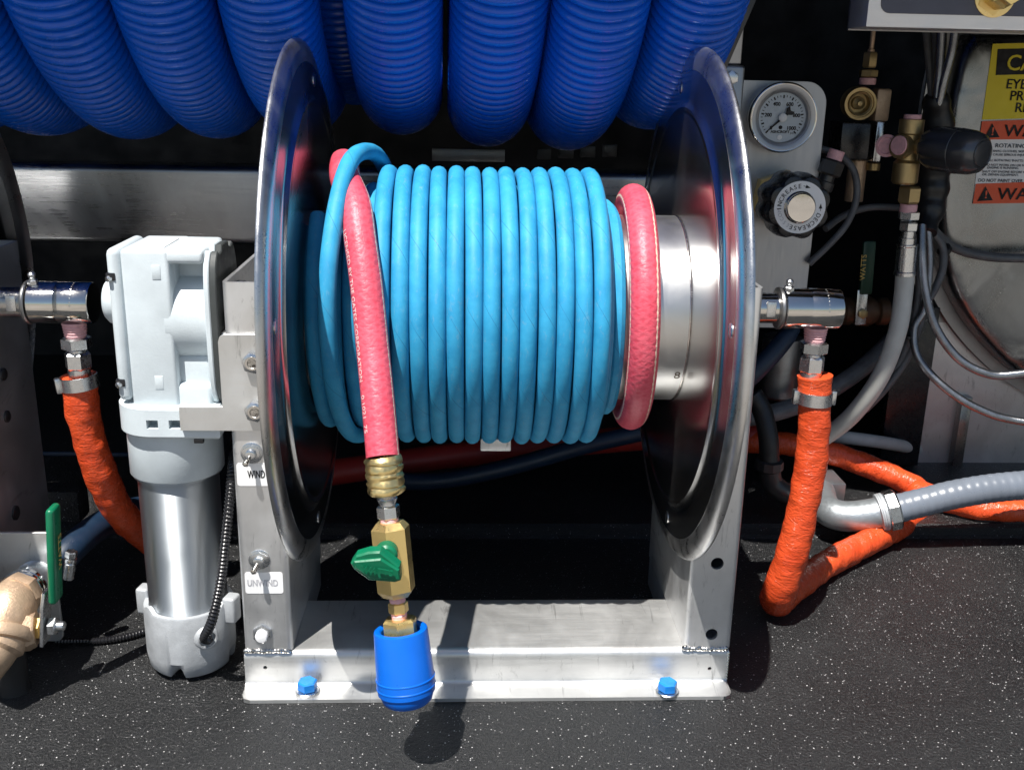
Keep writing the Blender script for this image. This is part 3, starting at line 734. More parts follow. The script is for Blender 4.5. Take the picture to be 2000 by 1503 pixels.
# ================================================================== ORANGE SLEEVED HOSES
def rough_tube(pts, r, n=20, amp=0.0007, f=0.0, up=None):
    mb = MB(); ph = [random.uniform(0, 6.28) for _ in range(8)]; Ls = 0; rr = []
    for i, p in enumerate(pts):
        if i: Ls += (p - pts[i - 1]).length
        rr.append(r + amp * (math.sin(Ls * 210 + ph[0]) * 0.5 + math.sin(Ls * 470 + ph[1]) * 0.4 + math.sin(Ls * 95 + ph[2]) * 0.6) + (f(Ls) if f else 0))
    tube(mb, pts, rr, n, True, up)
    m = len(pts)
    for i in range(m):
        for k in range(n):
            q = Vector(mb.v[i * n + k]); d = q - pts[i]; a = 2 * PI * k / n
            z = amp * 0.8 * (math.sin(a * 3 + i * 0.55 + ph[3]) + math.sin(a * 5 - i * 0.8 + ph[4]) * 0.7 + math.sin(a * 2 + i * 0.21 + ph[5]))
            mb.v[i * n + k] = tuple(q + unit(d) * z)
    return mb
def clamp(c, axis, r, parent, lug, mat='zinc', name='hose_clamp', lugs=2):
    u, v, w = frame(axis, lug)
    k = part(name, lathe(MB(), c - w * 0.0055, w, [(r, 0), (r + 0.0010, 0.0003), (r + 0.0010, 0.0107), (r, 0.011)], 40, None, False), mat, parent)
    mb = MB()
    for s in ((1, -1) if lugs == 2 else (1,)):
        box(mb, c + u * s * (r + 0.0022), (0.0042, 0.0062, 0.0125), (u, v, w), 0.0010)
    part('clamp_ear', mb, mat, k); return k
ZH = ZF + 0.0140
oh = thing('orange_hose', 'long orange fire sleeved hose hanging from the right swivel and bending back across the bed', 'hose', at(1592, 735, 0.0))
op = [at(1592, 733, 0.0), at(1591, 775, 0.0), at(1590, 830, 0.0), at(1583, 910, 0.0), at(1566, 1000, -0.001), at(1547, 1080, 0.0), at(1524, 1150, 0.008), atz(1519, 1172, ZH + 0.001), atz(1545, 1152, ZH), atz(1600, 1110, ZH), atz(1655, 1079, ZH), atz(1715, 1048, ZH + 0.002),
      at(1768, 1020, 0.205), at(1800, 990, 0.235), at(1796, 960, 0.262), at(1755, 935, 0.275), at(1690, 908, 0.285), at(1620, 884, 0.295), at(1530, 866, 0.31), at(1430, 862, 0.33)]
opts = catmull(op, 0.0026)
part('sleeve', rough_tube(opts, 0.0134, 22, 0.00034, lambda s: 0.0012 * math.exp(-((s - 0.0) / 0.004) ** 2) + 0.0022 * math.exp(-((s - 0.205) / 0.03) ** 2), Y_), 'orange', oh)
clamp(at(1590, 775, 0.0), (0.02, 0, 1), 0.0138, oh, (1, 0, 0))
ol_ = thing('orange_hose', 'short orange fire sleeved hose hanging from the left swivel down behind the grey motor', 'hose', at(160, 705, 0.0))
P0 = Vector((0.2745 + DX, 0, -0.0640))
lpz = [P0, at(157, 770, 0.0), at(170, 840, 0.004), at(197, 925, 0.012), at(235, 1000, 0.03), at(290, 1050, 0.06), at(350, 1090, 0.10)]
part('sleeve', rough_tube(catmull(lpz, 0.0026), 0.0132, 22, 0.00038, 0.0, Y_), 'orange', ol_)
clamp(at(155, 745, 0.0), (0.1, 0, -1), 0.0138, ol_, (-1, -0.5, 0), lugs=1)
o2 = thing('orange_hose', 'piece of orange fire sleeved hose lying under the grey conduit at the right edge', 'hose', at(1930, 992, 0.22))
part('sleeve', rough_tube(catmull([atz(1790, 955, ZF + 0.027), atz(1840, 976, ZF + 0.027), atz(1900, 990, ZF + 0.027), atz(1960, 996, ZF + 0.027), atz(2060, 1000, ZF + 0.027), atz(2300, 1004, ZF + 0.027)], 0.003), 0.0124, 20, 0.0004, 0.0, Y_), 'orange', o2)

# ================================================================== GEAR MOTOR
gm = thing('gear_motor', 'pale grey gear motor standing upright left of the reel with bare steel can', 'motor', (-0.24, -0.045, ZF))
FY = -0.078; MY = -0.045
xl_, xr_ = at(213, 600, FY).x, at(428, 600, FY).x
xm_ = at(330, 600, FY).x; zt_ = at(300, 488, FY).z; zb_ = at(300, 800, FY).z; YB = -0.012
xc_ = at(241, 600, FY).x
mb = MB()
box2(mb, (xc_ + 0.0003, FY, zb_), (xm_ + 0.002, YB, zt_), 0.003, 3)
zc_ = at(400, 640, FY).z + 0.001
lathe(mb, (xm_ - 0.004, MY, zc_), X, [(0.0335, 0), (0.0335, xr_ - 0.009 - xm_ + 0.004)], 64)
zs = at(380, 517, FY).z
box2(mb, (xm_ - 0.004, FY + 0.0008, zs), (xr_ - 0.0095, YB, zt_ - 0.0004), 0.003, 3)
box2(mb, (xm_ - 0.004, FY + 0.0022, zb_), (xr_ - 0.0095, YB, at(380, 752, FY).z), 0.004, 4)
box2(mb, (xm_ - 0.004, FY + 0.0085, zb_ + 0.004), (xr_ - 0.0097, YB, at(380, 700, FY).z), 0.004, 3)
box2(mb, (xm_ - 0.004, MY - 0.010, zb_ + 0.004), (xr_ - 0.0095, YB, zt_ - 0.004), 0.002, 2)
box2(mb, (xm_ - 0.008, FY + 0.012, zb_ + 0.006), (xm_ + 0.003, YB, zt_ - 0.006), 0.002, 2)
part('gear_housing', mb, 'motor', gm)
mb = MB(); box2(mb, (xl_, FY + 0.0006, zb_ + 0.006), (xc_ - 0.0003, YB - 0.0006, zt_ + 0.0004), 0.0045, 3)
cov = part('housing_cover', mb, 'motor', gm)
bc = Vector((xl_ + 0.001, MY, at(195, 586, MY).z))
part('shaft_boss', lathe(MB(), bc, -X, [(0.0180, 0), (0.0176, 0.006), (0.0168, 0.010), (0.0140, 0.0128), (0.006, 0.0138)], 40), 'motor', gm)
for py in (541, 748):
    c = at(221, py, FY)
    part('socket', box2(MB(), (xl_ - 0.0004, FY - 0.0002, c.z - 0.0028), (xl_ + 0.006, FY + 0.008, c.z + 0.0028), 0.0006), 'blackplastic', cov)
    part('screw', lathe(MB(), (xl_ + 0.0015, FY - 0.0004, c.z - 0.0012), (-0.6, -1, 0), [(0.0022, -0.002), (0.0022, 0.001), (0.0014, 0.0016)], 14), 'zinc', cov)
for px, py in ((305, 532), (311, 747)):
    c = at(px, py, FY); part('cast_pad', box(MB(), c + Y_ * 0.0002, (0.0062, 0.0012, 0.0105), None, 0.0005), 'motor', gm)
a = atz(262, 484, zt_ + 0.0002); b = atz(362, 466, zt_ + 0.0002)
part('nameplate', box2(MB(), (a.x + 0.004, a.y + 0.001, zt_ - 0.0002), (b.x - 0.004, b.y - 0.002, zt_ + 0.0009), 0.0003), 'white', gm)
# scalloped end flange on the right
ol = []
n = 96
zmid = (zt_ + zb_) / 2; hh = (zt_ - zb_) / 2 + 0.001; hw = (YB - FY) / 2 + 0.003
for k in range(n):
    a = 2 * PI * k / n; c_, s_ = math.cos(a), math.sin(a); e = 4.0
    q = (abs(c_) ** e + abs(s_) ** e) ** (-1 / e)
    sc = 1 - (0.07 if (abs(((math.degrees(a) % 360) - 115)) < 7 or abs(((math.degrees(a) % 360) - 65)) < 7 or abs(((math.degrees(a) % 360) - 245)) < 7 or abs(((math.degrees(a) % 360) - 295)) < 7) else 0)
    ol.append(((FY + YB) / 2 + hw * q * c_ * sc, zmid + hh * q * s_ * sc))
part('end_flange', prism(MB(), ol, (xr_ - 0.0098, 0, 0), Y_, Z, 0.0040, 0.0008), 'motor', gm)
part('dark_end_plate', prism(MB(), [((FY + YB) / 2 + (p_ - (FY + YB) / 2) * 0.995, zmid + (q_ - zmid) * 0.995) for p_, q_ in ol], (xr_ - 0.0057, 0, 0), Y_, Z, 0.0050, 0.0008), 'darkplate', gm)  # dark plate over the right face of the end flange
part('output_shaft', cyl(MB(), (xr_ - 0.002, MY, bc.z), X, 0.016, 0.014, 32), 'dull', gm)
# slab below the gear case with square sockets
fy = FY - 0.0075
s0, s1 = at(212, 820, fy), at(428, 820, fy); zA = at(300, 797, fy).z; zB = at(300, 857, fy).z
sl_ = MB(); prism(sl_, rrect(s0.x, fy, s1.x, MY + 0.041, 0.030, 10, (0, 1, 1, 0)), (0, 0, zB), X, Y_, zA - zB, 0.0016)
cc = []
for px in (297, 341):
    c = at(px, 829, fy); m = MB(); box2(m, (c.x - 0.0042, fy - 0.01, c.z - 0.0033), (c.x + 0.0042, fy + 0.012, c.z + 0.0033)); cc.append(m)
part('motor_flange', boolean(sl_, cc), 'motor', gm)
mx = at(347, 900, MY).x
zC = at(347, 946, MY - 0.035).z; zD = at(365, 1205, MY - 0.031).z; zE = ZF + 0.004
part('adapter', lathe(MB(), (mx, MY, zB + 0.002), -Z, [(0.0352, 0), (0.0352, zB + 0.002 - zC - 0.001), (0.0345, zB + 0.002 - zC)], 64), 'motor', gm)
c = at(388, 861, MY - 0.0352); part('slot_screw', box(MB(), c + Y_ * 0.0015, (0.007, 0.004, 0.0035), None, 0.0005), 'darkmetal', gm)
part('motor_can', lathe(MB(), (mx, MY, zC + 0.001), -Z, [(0.0335, 0), (0.0335, 0.003), (0.0305, 0.0034), (0.0305, zC - zD + 0.03)], 96), 'can', gm)
mb = MB(); n = 96; pr = [(0.0308, 0.0), (0.0345, 0.0), (0.0352, 0.0015), (0.0352, zD - zE - 0.014), (0.0335, zD - zE - 0.003), (0.0310, zD - zE), (0.02, zD - zE - 0.002)]
vs = []
for i, (r, h_) in enumerate(pr):
    for k in range(n):
        a = 2 * PI * k / n; q = r; hz = h_
        g = max(0, math.cos(a * 4 + 0.5) - 0.72) / 0.28                   # notches round the foot of the cap
        if i in (4, 5): q -= 0.0035 * g; hz -= 0.0065 * g
        if i in (0, 1): hz -= 0.004 * max(0, math.cos(a * 3 + 1.0) - 0.8) / 0.2
        vs.append((mx + q * math.cos(a), MY + q * math.sin(a), zD - hz))
fs = [(i * n + k, i * n + (k + 1) % n, (i + 1) * n + (k + 1) % n, (i + 1) * n + k) for i in range(len(pr) - 1) for k in range(n)]
fs.append(tuple((len(pr) - 1) * n + k for k in range(n)))
mb.add(vs, fs)
cap = part('end_cap', mb, 'cast', gm)
for a, hh_ in ((2.95, 0.012), (-0.25, 0.010), (1.2, 0.01)):
    d = Vector((math.cos(a), math.sin(a), 0)); t_ = Vector((-d.y, d.x, 0))
    part('lug', box(MB(), Vector((mx, MY, zD + 0.002 - 0.006)) + d * 0.0375, (0.0105, 0.013, 0.0225), (d, t_, Z), 0.0022, 3), 'cast', cap)
gl = at(405, 1247, MY - 0.034)
gd = unit(gl - Vector((mx, MY, gl.z)))
part('cable_port', lathe(MB(), gl - gd * 0.003, gd, [(0.0098, 0), (0.0090, 0.0035), (0.0078, 0.0045), (0.0066, 0.0045), (0.006, 0.001)], 28), 'cast', cap)

# ribbed cable sleeves
def ribbed(pts, r, rib, depth, n=14, per=6, duty=1.0):
    Ls = [0.0]
    for i in range(1, len(pts)): Ls.append(Ls[-1] + (pts[i] - pts[i - 1]).length)
    N = int(Ls[-1] / rib * per); out = []; rr = []
    j = 1
    for k in range(N + 1):
        s = Ls[-1] * k / N
        while j < len(Ls) - 1 and Ls[j] < s: j += 1
        out.append(pts[j - 1].lerp(pts[j], (s - Ls[j - 1]) / max(1e-9, Ls[j] - Ls[j - 1])))
        if duty < 0: q_ = 2 * ((s / rib) % 1.0) - 1; rr.append(r - depth * (1 - math.sqrt(max(0.0, 1 - q_ * q_))))
        else: rr.append(r - depth * (0.5 - 0.5 * math.cos(2 * PI * s / rib)) ** duty)
    return tube(MB(), out, rr, n)
solo('cable_sleeve', ribbed(catmull([gl + gd * 0.001, at(400, 1243, MY - 0.045), at(415, 1208, MY - 0.052), at(432, 1130, MY - 0.047), at(441, 1050, MY - 0.040), at(448, 980, MY - 0.030), at(455, 900, MY - 0.005), at(462, 840, 0.03)], 0.001), 0.0040, 0.0029, 0.0009),
     'blackplastic', 'black ribbed cable sleeve running up from the foot of the grey motor', 'cable', gl)
q = atz(200, 1250, ZF + 0.004)
solo('cable_sleeve', ribbed(catmull([atz(110, 1252, ZF + 0.004), q, atz(265, 1238, ZF + 0.004), atz(330, 1215, ZF + 0.004)], 0.002), 0.0032, 0.0026, 0.0008, 10), 'blackplastic', 'thin black ribbed cable lying on the bed left of the motor foot', 'cable', q)

# ================================================================== BLUE RIBBED VACUUM HOSE ABOVE
VY, VZ, VR, VT = 0.205, 0.411, 0.260, 0.0375
vh = thing('vacuum_hose', 'thick deep blue ribbed vacuum hose coiled in big loops above the reel', 'vacuum hose', (0, VY, VZ))
loop_pts = [Vector((0.012 * math.cos(a * 0.5), VY + VR * math.cos(a), VZ + VR * math.sin(a))) for a in [2 * PI * k / 360 for k in range(361)]]
base_loop = part('hose_loop', ribbed(loop_pts, VT, 0.0080, 0.0052, 40, 10, -1), 'vac', vh)
xs = [-0.388, -0.311, -0.234, -0.157, -0.0635, 0.0155, 0.0920, 0.1680]
base_loop.location.x = xs[0]
for i, x in enumerate(xs[1:]):
    c = base_loop.copy(); COL.objects.link(c); c.parent = vh
    c.location = (x, random.uniform(-.006, .006), (0, -.002, .0, .004, .007, -.003, -.005, .016)[i + 1] if i < 7 else 0)
    c.rotation_euler = (random.uniform(0, 0.4), 0, 0)
for x, dy, dz in ((-0.115, 0.09, 0.03), (-0.465, 0.0, 0.0)):
    c = base_loop.copy(); COL.objects.link(c); c.parent = vh; c.location = (x, dy, dz)

# ================================================================== STRUCTURE BEHIND THE REEL
bz0, bz1 = at(200, 475, 0.26).z, at(200, 321, 0.26).z
bm_ = thing('cross_beam', 'wide horizontal stainless beam behind the reel, below the vacuum hose', 'beam', (-0.4, 0.27, bz0))
t = 0.003
P = sheet([(0.30, bz1 - t / 2), (0.26 + t / 2, bz1 - t / 2), (0.26 + t / 2, bz0 + t / 2), (0.30, bz0 + t / 2)], t, 0.006, 6)
part('web', prism(MB(), P, (-1.3, 0, 0), Y_, Z, 1.3 + at(1290, 400, 0.26).x), 'beam', bm_)
for i, (px, py, w_, h_) in enumerate(((915, 303, 142, 24), (1062, 300, 28, 22), (1105, 298, 30, 22), (1148, 296, 30, 22), (1190, 294, 30, 24), (595, 298, 70, 26))):
    c = at(px, py, 0.42); s = pw(w_, c), pw(h_, c)
    lb = ['pale plate in the dark above the beam, behind the coil top', 'first dim tab right of the pale plate, above the beam', 'second dim tab right of the pale plate, above the beam', 'third dim tab right of the pale plate, above the beam',
          'fourth dim tab right of the pale plate, above the beam', 'dim plate in the dark between the left flange and the red hose'][i]
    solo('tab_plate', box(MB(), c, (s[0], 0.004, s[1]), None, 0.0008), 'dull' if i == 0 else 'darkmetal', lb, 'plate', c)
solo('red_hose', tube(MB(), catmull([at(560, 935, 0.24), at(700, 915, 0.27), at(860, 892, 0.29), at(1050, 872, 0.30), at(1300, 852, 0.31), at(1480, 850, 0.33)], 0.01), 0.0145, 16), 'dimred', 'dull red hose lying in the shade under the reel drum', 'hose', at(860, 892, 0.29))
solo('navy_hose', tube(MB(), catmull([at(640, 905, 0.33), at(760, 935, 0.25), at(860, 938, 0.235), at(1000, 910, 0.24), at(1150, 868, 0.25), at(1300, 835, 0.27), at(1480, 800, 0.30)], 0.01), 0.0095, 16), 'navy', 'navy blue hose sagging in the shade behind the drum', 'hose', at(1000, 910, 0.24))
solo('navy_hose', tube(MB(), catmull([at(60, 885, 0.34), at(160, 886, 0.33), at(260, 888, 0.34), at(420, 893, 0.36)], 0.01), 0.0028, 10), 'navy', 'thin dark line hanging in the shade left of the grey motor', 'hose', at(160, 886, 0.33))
c = at(968, 868, 0.08)
solo('hose_clip', box(MB(), c, (0.028, 0.003, 0.012), None, 0.001), 'sheet', 'small bright metal clip just under the middle of the wound blue hose', 'clip', c)

# upright and diagonal strap right of the reel
a, b = at(1405, 128, 0.215), at(1457, 128, 0.215); d = at(1449, 40, 0.235)
up_ = thing('upright_post', 'stainless upright behind the right flange, left of the pressure gauge', 'post', (b.x - 0.02, 0.23, ZF))
part('lower_channel', box2(MB(), (a.x, 0.215, ZF + 0.015), (b.x, 0.245, b.z), 0.003, 3), 'panel', up_)
part('upper_channel', box2(MB(), (a.x + 0.004, 0.2185, b.z + 0.0005), (b.x - 0.0035, 0.242, 0.62), 0.002, 3), 'panel', up_)
c = at(1427, 152, 0.214); part('bolt_head', hexa(MB(), c, -Y_, 0.012, 0.005), 'zinc', up_)
p0, p1 = at(1474, -60, 0.150), at(1384, 150, 0.150); dd = unit(p1 - p0); sd = unit(Vector((dd.z, 0, -dd.x)))
solo('diagonal_strap', box(MB(), (p0 + p1) / 2 - sd * 0.003, ((p1 - p0).length, 0.004, pw(40, p0)), (dd, -Y_, dd.cross(-Y_)), 0.001), 'darkmetal', 'brown reflecting diagonal strap rising behind the right flange', 'strap', p0)

# ================================================================== GAUGE PANEL
GY = 0.25
x0, x1 = at(1440, 300, GY).x, at(1604, 300, GY).x; z1, z0 = at(1530, 158, GY).z, at(1530, 640, GY).z
pn = solo('gauge_panel', prism(MB(), rrect(x0, z0, x1, z1, 0.022, 8, (1, 0, 0, 0)), (0, GY + 0.003, 0), X, Z, 0.003, 0.0004), 'panel', 'tall stainless panel with one rounded corner carrying the gauge and black knob', 'panel', (x0, GY, z0))
gcn = at(1530, 230, GY - 0.022)
gR = pw(67.5, gcn)
pg = thing('pressure_gauge', 'round steel pressure gauge with pale dial and black needle, upper on the stainless panel', 'gauge', gcn)
Nn = -Y_
part('case', lathe(MB(), gcn + Y_ * 0.021, Nn, [(gR * 0.9, 0), (gR * 0.92, 0.012), (gR * 0.97, 0.0135), (gR, 0.0155), (gR, 0.0205), (gR * 0.975, 0.0225), (gR * 0.95, 0.0228), (gR * 0.93, 0.0226)], 72, None, False), 'chrome', pg)
part('bezel', lathe(MB(), gcn + Y_ * 0.021, Nn, [(gR * 0.935, 0.0224), (gR * 0.90, 0.0224), (gR * 0.73, 0.0206), (gR * 0.715, 0.0200), (gR * 0.70, 0.0165)], 72, None, False), 'panel', pg)
df = gcn + Y_ * 0.0045
dial = part('dial', lathe(MB(), df, Nn, [(gR * 0.78, -0.001), (gR * 0.78, 0.0), (0.0002, 0.0)], 64), 'glassdial', pg)
mb = MB()
for k in range(31):
    a = math.radians(225 - 270 * k / 30); big = k % 3 == 0
    r1, r2 = gR * (0.54 if big else 0.57), gR * 0.63; w_ = gR * (0.022 if big else 0.010)
    d = Vector((math.cos(a), 0, math.sin(a))); tt = Vector((-d.z, 0, d.x)); o = df - Y_ * 0.0003
    mb.add([o + d * r1 - tt * w_, o + d * r2 - tt * w_, o + d * r2 + tt * w_, o + d * r1 + tt * w_], [(0, 1, 2, 3)])
for k in range(6):
    a = math.radians(225 - 270 * k / 5); s = str(200 * k)
    text(mb, s, gR * 0.15, df + Vector((math.cos(a) * gR * 0.42, -0.0003, math.sin(a) * gR * 0.42 - gR * 0.05)), X, Z, 'CENTER', 0.95, gR * 0.006)
text(mb, "ASHCROFT", gR * 0.105, df + Vector((-gR * 0.02, -0.0003, -gR * 0.44)), X, Z, 'CENTER', 1.05, gR * 0.005)
text(mb, "psi", gR * 0.10, df + Vector((gR * 0.33, -0.0003, -gR * 0.46)), X, Z, 'CENTER')
lathe(mb, df + Vector((-gR * 0.02, 0, -gR * 0.28)), Nn, [(gR * 0.055, 0.0), (gR * 0.055, 0.0005), (0.0001, 0.0006)], 16)
part('scale', mb, 'ink', dial)
part('blow_out_plug', lathe(MB(), df + Vector((-gR * 0.02, 0, -gR * 0.56)), Nn, [(gR * 0.075, 0.0), (gR * 0.07, 0.0006), (0.0001, 0.0007)], 16), 'white', dial)
a = math.radians(223); nd = Vector((math.cos(a), 0, math.sin(a))); ns = Vector((-nd.z, 0, nd.x)); o = df - Y_ * 0.0022
ol = [(-0.30, 0.02), (-0.36, 0.11), (-0.25, 0.13), (-0.16, 0.045), (0.10, 0.030), (0.56, 0.012), (0.62, 0.0), (0.56, -0.012), (0.10, -0.030), (-0.16, -0.045), (-0.25, -0.13), (-0.36, -0.11), (-0.30, -0.02)]
part('needle', prism(MB(), [(p * gR, q * gR) for p, q in ol], o, nd, ns, 0.0006), 'ink', pg)
part('hub', lathe(MB(), o - Y_ * 0.0003, Nn, [(gR * 0.12, 0), (gR * 0.12, 0.0008), (gR * 0.09, 0.0016), (0.0001, 0.0018)], 24), 'white', pg)
part('glass', lathe(MB(), gcn - Y_ * 0.0008, Nn, [(gR * 0.785, -0.0006), (gR * 0.785, 0.0004), (0.0001, 0.0004)], 48), 'glass', pg)

# regulator knob
kc = at(1562, 405, GY - 0.072); kR = pw(62, kc)
rg = thing('pressure_regulator', 'black lobed regulator knob with white ring and steel cap, lower on the panel', 'regulator', kc)
part('body', lathe(MB(), kc + Y_ * 0.0715, Nn, [(0.030, 0), (0.030, 0.012), (0.027, 0.014), (0.027, 0.028)], 6, (0.2, 0, 1)), 'brass', rg)
vs = []; n = 160; pr = [(0.98, 0.048), (1.06, 0.042), (1.09, 0.022), (1.04, 0.005), (0.98, 0.0010), (0.84, 0.0)]
for r, y in pr:
    for k in range(n):
        a = 2 * PI * k / n; lob = 1 - 0.10 * (0.5 + 0.5 * math.cos(8 * a + 0.4)) ** 1.6 * (1 if r > 0.9 else 0)
        vs.append(kc + Vector((math.cos(a) * kR * r * lob, y, math.sin(a) * kR * r * lob)))
fs = [(i * n + k, (i + 1) * n + k, (i + 1) * n + (k + 1) % n, i * n + (k + 1) % n) for i in range(len(pr) - 1) for k in range(n)]
fs += [tuple(range(n)), tuple((len(pr) - 1) * n + k for k in reversed(range(n)))]
kn = part('knob', MB().add(vs, fs), 'blackplastic', rg)
rl = part('ring_label', lathe(MB(), kc, Nn, [(kR * 0.82, -0.0002), (kR * 0.82, 0.0004), (kR * 0.50, 0.0004)], 64, None, False), 'white', rg)
mb = MB(); o = kc - Y_ * 0.0006
for b_ in (0.0, 0.5):
    text_ring(mb, "INCREASE", kR * 0.20, o - Y_ * 0.0001 * b_, X, Z, kR * 0.592, 184 + b_, 12.6)
    text_ring(mb, "DECREASE", kR * 0.20, o - Y_ * 0.0001 * b_, X, Z, kR * 0.592, -22 + b_, 12.6)
for a0, r_ in ((75, 0), (2, 0)):
    a = math.radians(a0); rad = X * math.cos(a) + Z * math.sin(a); tan = X * math.sin(a) - Z * math.cos(a)
    c = o + rad * kR * 0.66
    sgn = 1 if a0 == 75 else -1
    mb.add([c + tan * sgn * kR * 0.11, c - tan * sgn * kR * 0.05 + rad * kR * 0.055, c - tan * sgn * kR * 0.05 - rad * kR * 0.055], [(0, 1, 2)])
    mb.add([c - tan * sgn * kR * 0.05 + rad * kR * 0.008, c - tan * sgn * kR * 0.13 + rad * kR * 0.008, c - tan * sgn * kR * 0.13 - rad * kR * 0.008, c - tan * sgn * kR * 0.05 - rad * kR * 0.008], [(0, 1, 2, 3)])
part('lettering', mb, 'ink', rl)
mb = MB(); text_ring(mb, "TESCOM", kR * 0.17, o, X, Z, kR * 0.60, 252, 12.5)
part('lettering', mb, 'inkgrey', rl)
part('cap', lathe(MB(), kc - Y_ * 0.0002, Nn, [(kR * 0.51, 0), (kR * 0.51, 0.0006), (kR * 0.47, 0.0018), (kR * 0.46, 0.0042), (kR * 0.43, 0.0052), (kR * 0.2, 0.0056), (0.0001, 0.0056)], 48), 'chrome', rg)

# hose fitting leaving the panel to the right of the knob
f0, f1 = at(1606, 372, 0.245), at(1633, 300, 0.245); fa = unit(f1 - f0)
ft = thing('hose_fitting', 'dark steel pipe fitting slanting up between the gauge and knob, pink tape on its end', 'fitting', f0)
part('hex_nut', lathe(hexa(MB(), f0 + fa * 0.016, fa, 0.021, 0.016, -Y_), f0, fa, [(0.0085, 0), (0.0095, 0.002), (0.0095, 0.009), (0.0075, 0.010), (0.0075, 0.016)], 24), 'darkmetal', ft)
part('threaded_nipple', cyl(MB(), f0 + fa * 0.0318, fa, 0.0080, 0.010, 24), 'tape', ft)

def line(name, pts, r, mat, label, cat='hose', n=12, step=0.005):
    P = catmull(pts, step)
    return solo(name, tube(MB(), P, r, n), mat, label, cat, pts[0])
line('braided_line', [at(1600, 290, 0.27), at(1640, 303, 0.262), at(1668, 335, 0.255), at(1673, 385, 0.25), at(1655, 435, 0.245), at(1622, 475, 0.243), at(1580, 515, 0.243)], 0.0036, 'darkbraid', 'thin dark braided line looping from behind the gauge round to the knob', 'line')
line('braided_line', [at(1612, 447, 0.27), at(1650, 420, 0.285), at(1700, 405, 0.295), at(1768, 406, 0.30)], 0.0038, 'darkbraid', 'short dark braided line running from the knob to the grey hose fitting', 'line')

# ================================================================== BRASS QUICK SOCKET AND BLACK VALVE BLOCK IN SHADE
qy = 0.30
qs = thing('quick_socket', 'round brass quick connect socket facing out, in shade right of the gauge', 'coupler', at(1683, 201, qy))
c = at(1681, 203, qy); qR = pw(32, c); qn = unit(Vector((-0.10, -1, -0.05)))
part('socket', lathe(MB(), c + qn * -0.030, qn, [(qR * 0.8, 0), (qR * 0.8, 0.010), (qR * 0.98, 0.011), (qR * 0.98, 0.015), (qR * 0.88, 0.016), (qR * 0.88, 0.018), (qR, 0.019), (qR, 0.028), (qR * 0.96, 0.030), (qR * 0.82, 0.030), (qR * 0.80, 0.0275), (qR * 0.74, 0.0275), (qR * 0.70, 0.030), (qR * 0.60, 0.029), (qR * 0.58, 0.016), (0.0002, 0.016)], 48), 'dullshadebrass', qs)
part('plunger', lathe(MB(), c + qn * -0.015, qn, [(qR * 0.40, 0), (qR * 0.38, 0.008), (qR * 0.16, 0.010), (qR * 0.14, 0.013), (0.0001, 0.0135)], 28), 'dullshadebrass', qs)
part('elbow_block', box(MB(), at(1718, 205, qy + 0.02), (0.016, 0.022, 0.034), None, 0.003), 'bronze', qs)
vp = thing('brass_pipe', 'slim vertical brass pipe stack above the round socket, dim in the shade', 'pipe', at(1706, 180, 0.315))
mb = MB(); pts = [(66, 5), (100, 5), (101, 7.5), (126, 7.5), (127, 5), (136, 5), (137, 12), (146, 12), (147, 7)]
ztop = at(1706, 60, 0.315)
px = ztop.x
part('tube', lathe(MB(), (px, 0.315, ztop.z + 0.03), -Z, [(0.0026, 0), (0.0026, 0.048), (0.0036, 0.049), (0.0036, 0.060), (0.0026, 0.061)], 16), 'bronze', vp)
zz = at(1706, 102, 0.315).z
part('hex_nut', hexa(MB(), (px, 0.315, zz), -Z, 0.0135, 0.016, -Y_, 0.4), 'dullshadebrass', vp)
part('hex_nut', hexa(MB(), (px, 0.315, zz - 0.0175), -Z, 0.0170, 0.008, -Y_, 0.1), 'dullshadebrass', vp)
part('threaded_nipple', cyl(MB(), (px, 0.315, zz - 0.026), -Z, 0.0085, 0.007, 20), 'tape', vp)
a, b = at(1638, 312, 0.30), at(1704, 240, 0.30)
vbk = thing('valve_block', 'black valve block with pale metal side, below the round brass socket', 'valve', (a.x, 0.30, a.z))
part('coil_body', box2(MB(), (a.x, 0.30, a.z), (b.x, 0.34, b.z), 0.002), 'blackplastic', vbk)
a, b = at(1705, 316, 0.302), at(1729, 238, 0.302)
part('side_plate', box2(MB(), (a.x, 0.302, a.z), (b.x, 0.335, b.z), 0.001), 'zinc', vbk)
part('lower_cap', cyl(MB(), at(1706, 318, 0.318), -Z, 0.0075, 0.008, 20), 'dullshadebrass', vbk)
part('lower_cap', cyl(MB(), at(1676, 312, 0.325), -Z, 0.010, 0.045, 20), 'bronze', vbk)

# ================================================================== RELIEF VALVE WITH BLACK HANDLE
ry = 0.235
rv = thing('relief_valve', 'brass relief valve with a fat glossy black handle pointing at the warning label', 'valve', at(1778, 285, ry))
top, bot = at(1782, 232, ry), at(1776, 400, ry); c = at(1779, 285, ry); hl = pw(1, c)
part('body', lathe(MB(), top, -Z, [(0.0085, 0), (0.0120, 0.0008), (0.0120, 0.014), (0.0105, 0.0155), (0.0098, 0.040), (0.0128, 0.043), (0.0128, 0.062), (0.0110, 0.064)], 32), 'dullshadebrass', rv)
part('plug', cyl(MB(), top + Z * 0.0042, -Z, 0.0085, 0.005, 24), 'tape', rv)
part('hex_nut', hexa(MB(), at(1778, 363, ry), -Z, 0.0200, 0.0175, -Y_, 0.35), 'dullshadebrass', rv)
sd = unit(Vector((-1, -0.55, 0.05)))
part('side_port', lathe(MB(), c + Z * -0.001, sd, [(0.0095, 0), (0.0105, 0.010), (0.0118, 0.011), (0.0118, 0.0180), (0.0100, 0.0182), (0.0002, 0.0176)], 32), 'dullshadebrass', rv)
part('port_plug', cyl(MB(), c + sd * 0.0172, sd, 0.0096, 0.0022, 24), 'tape', rv)
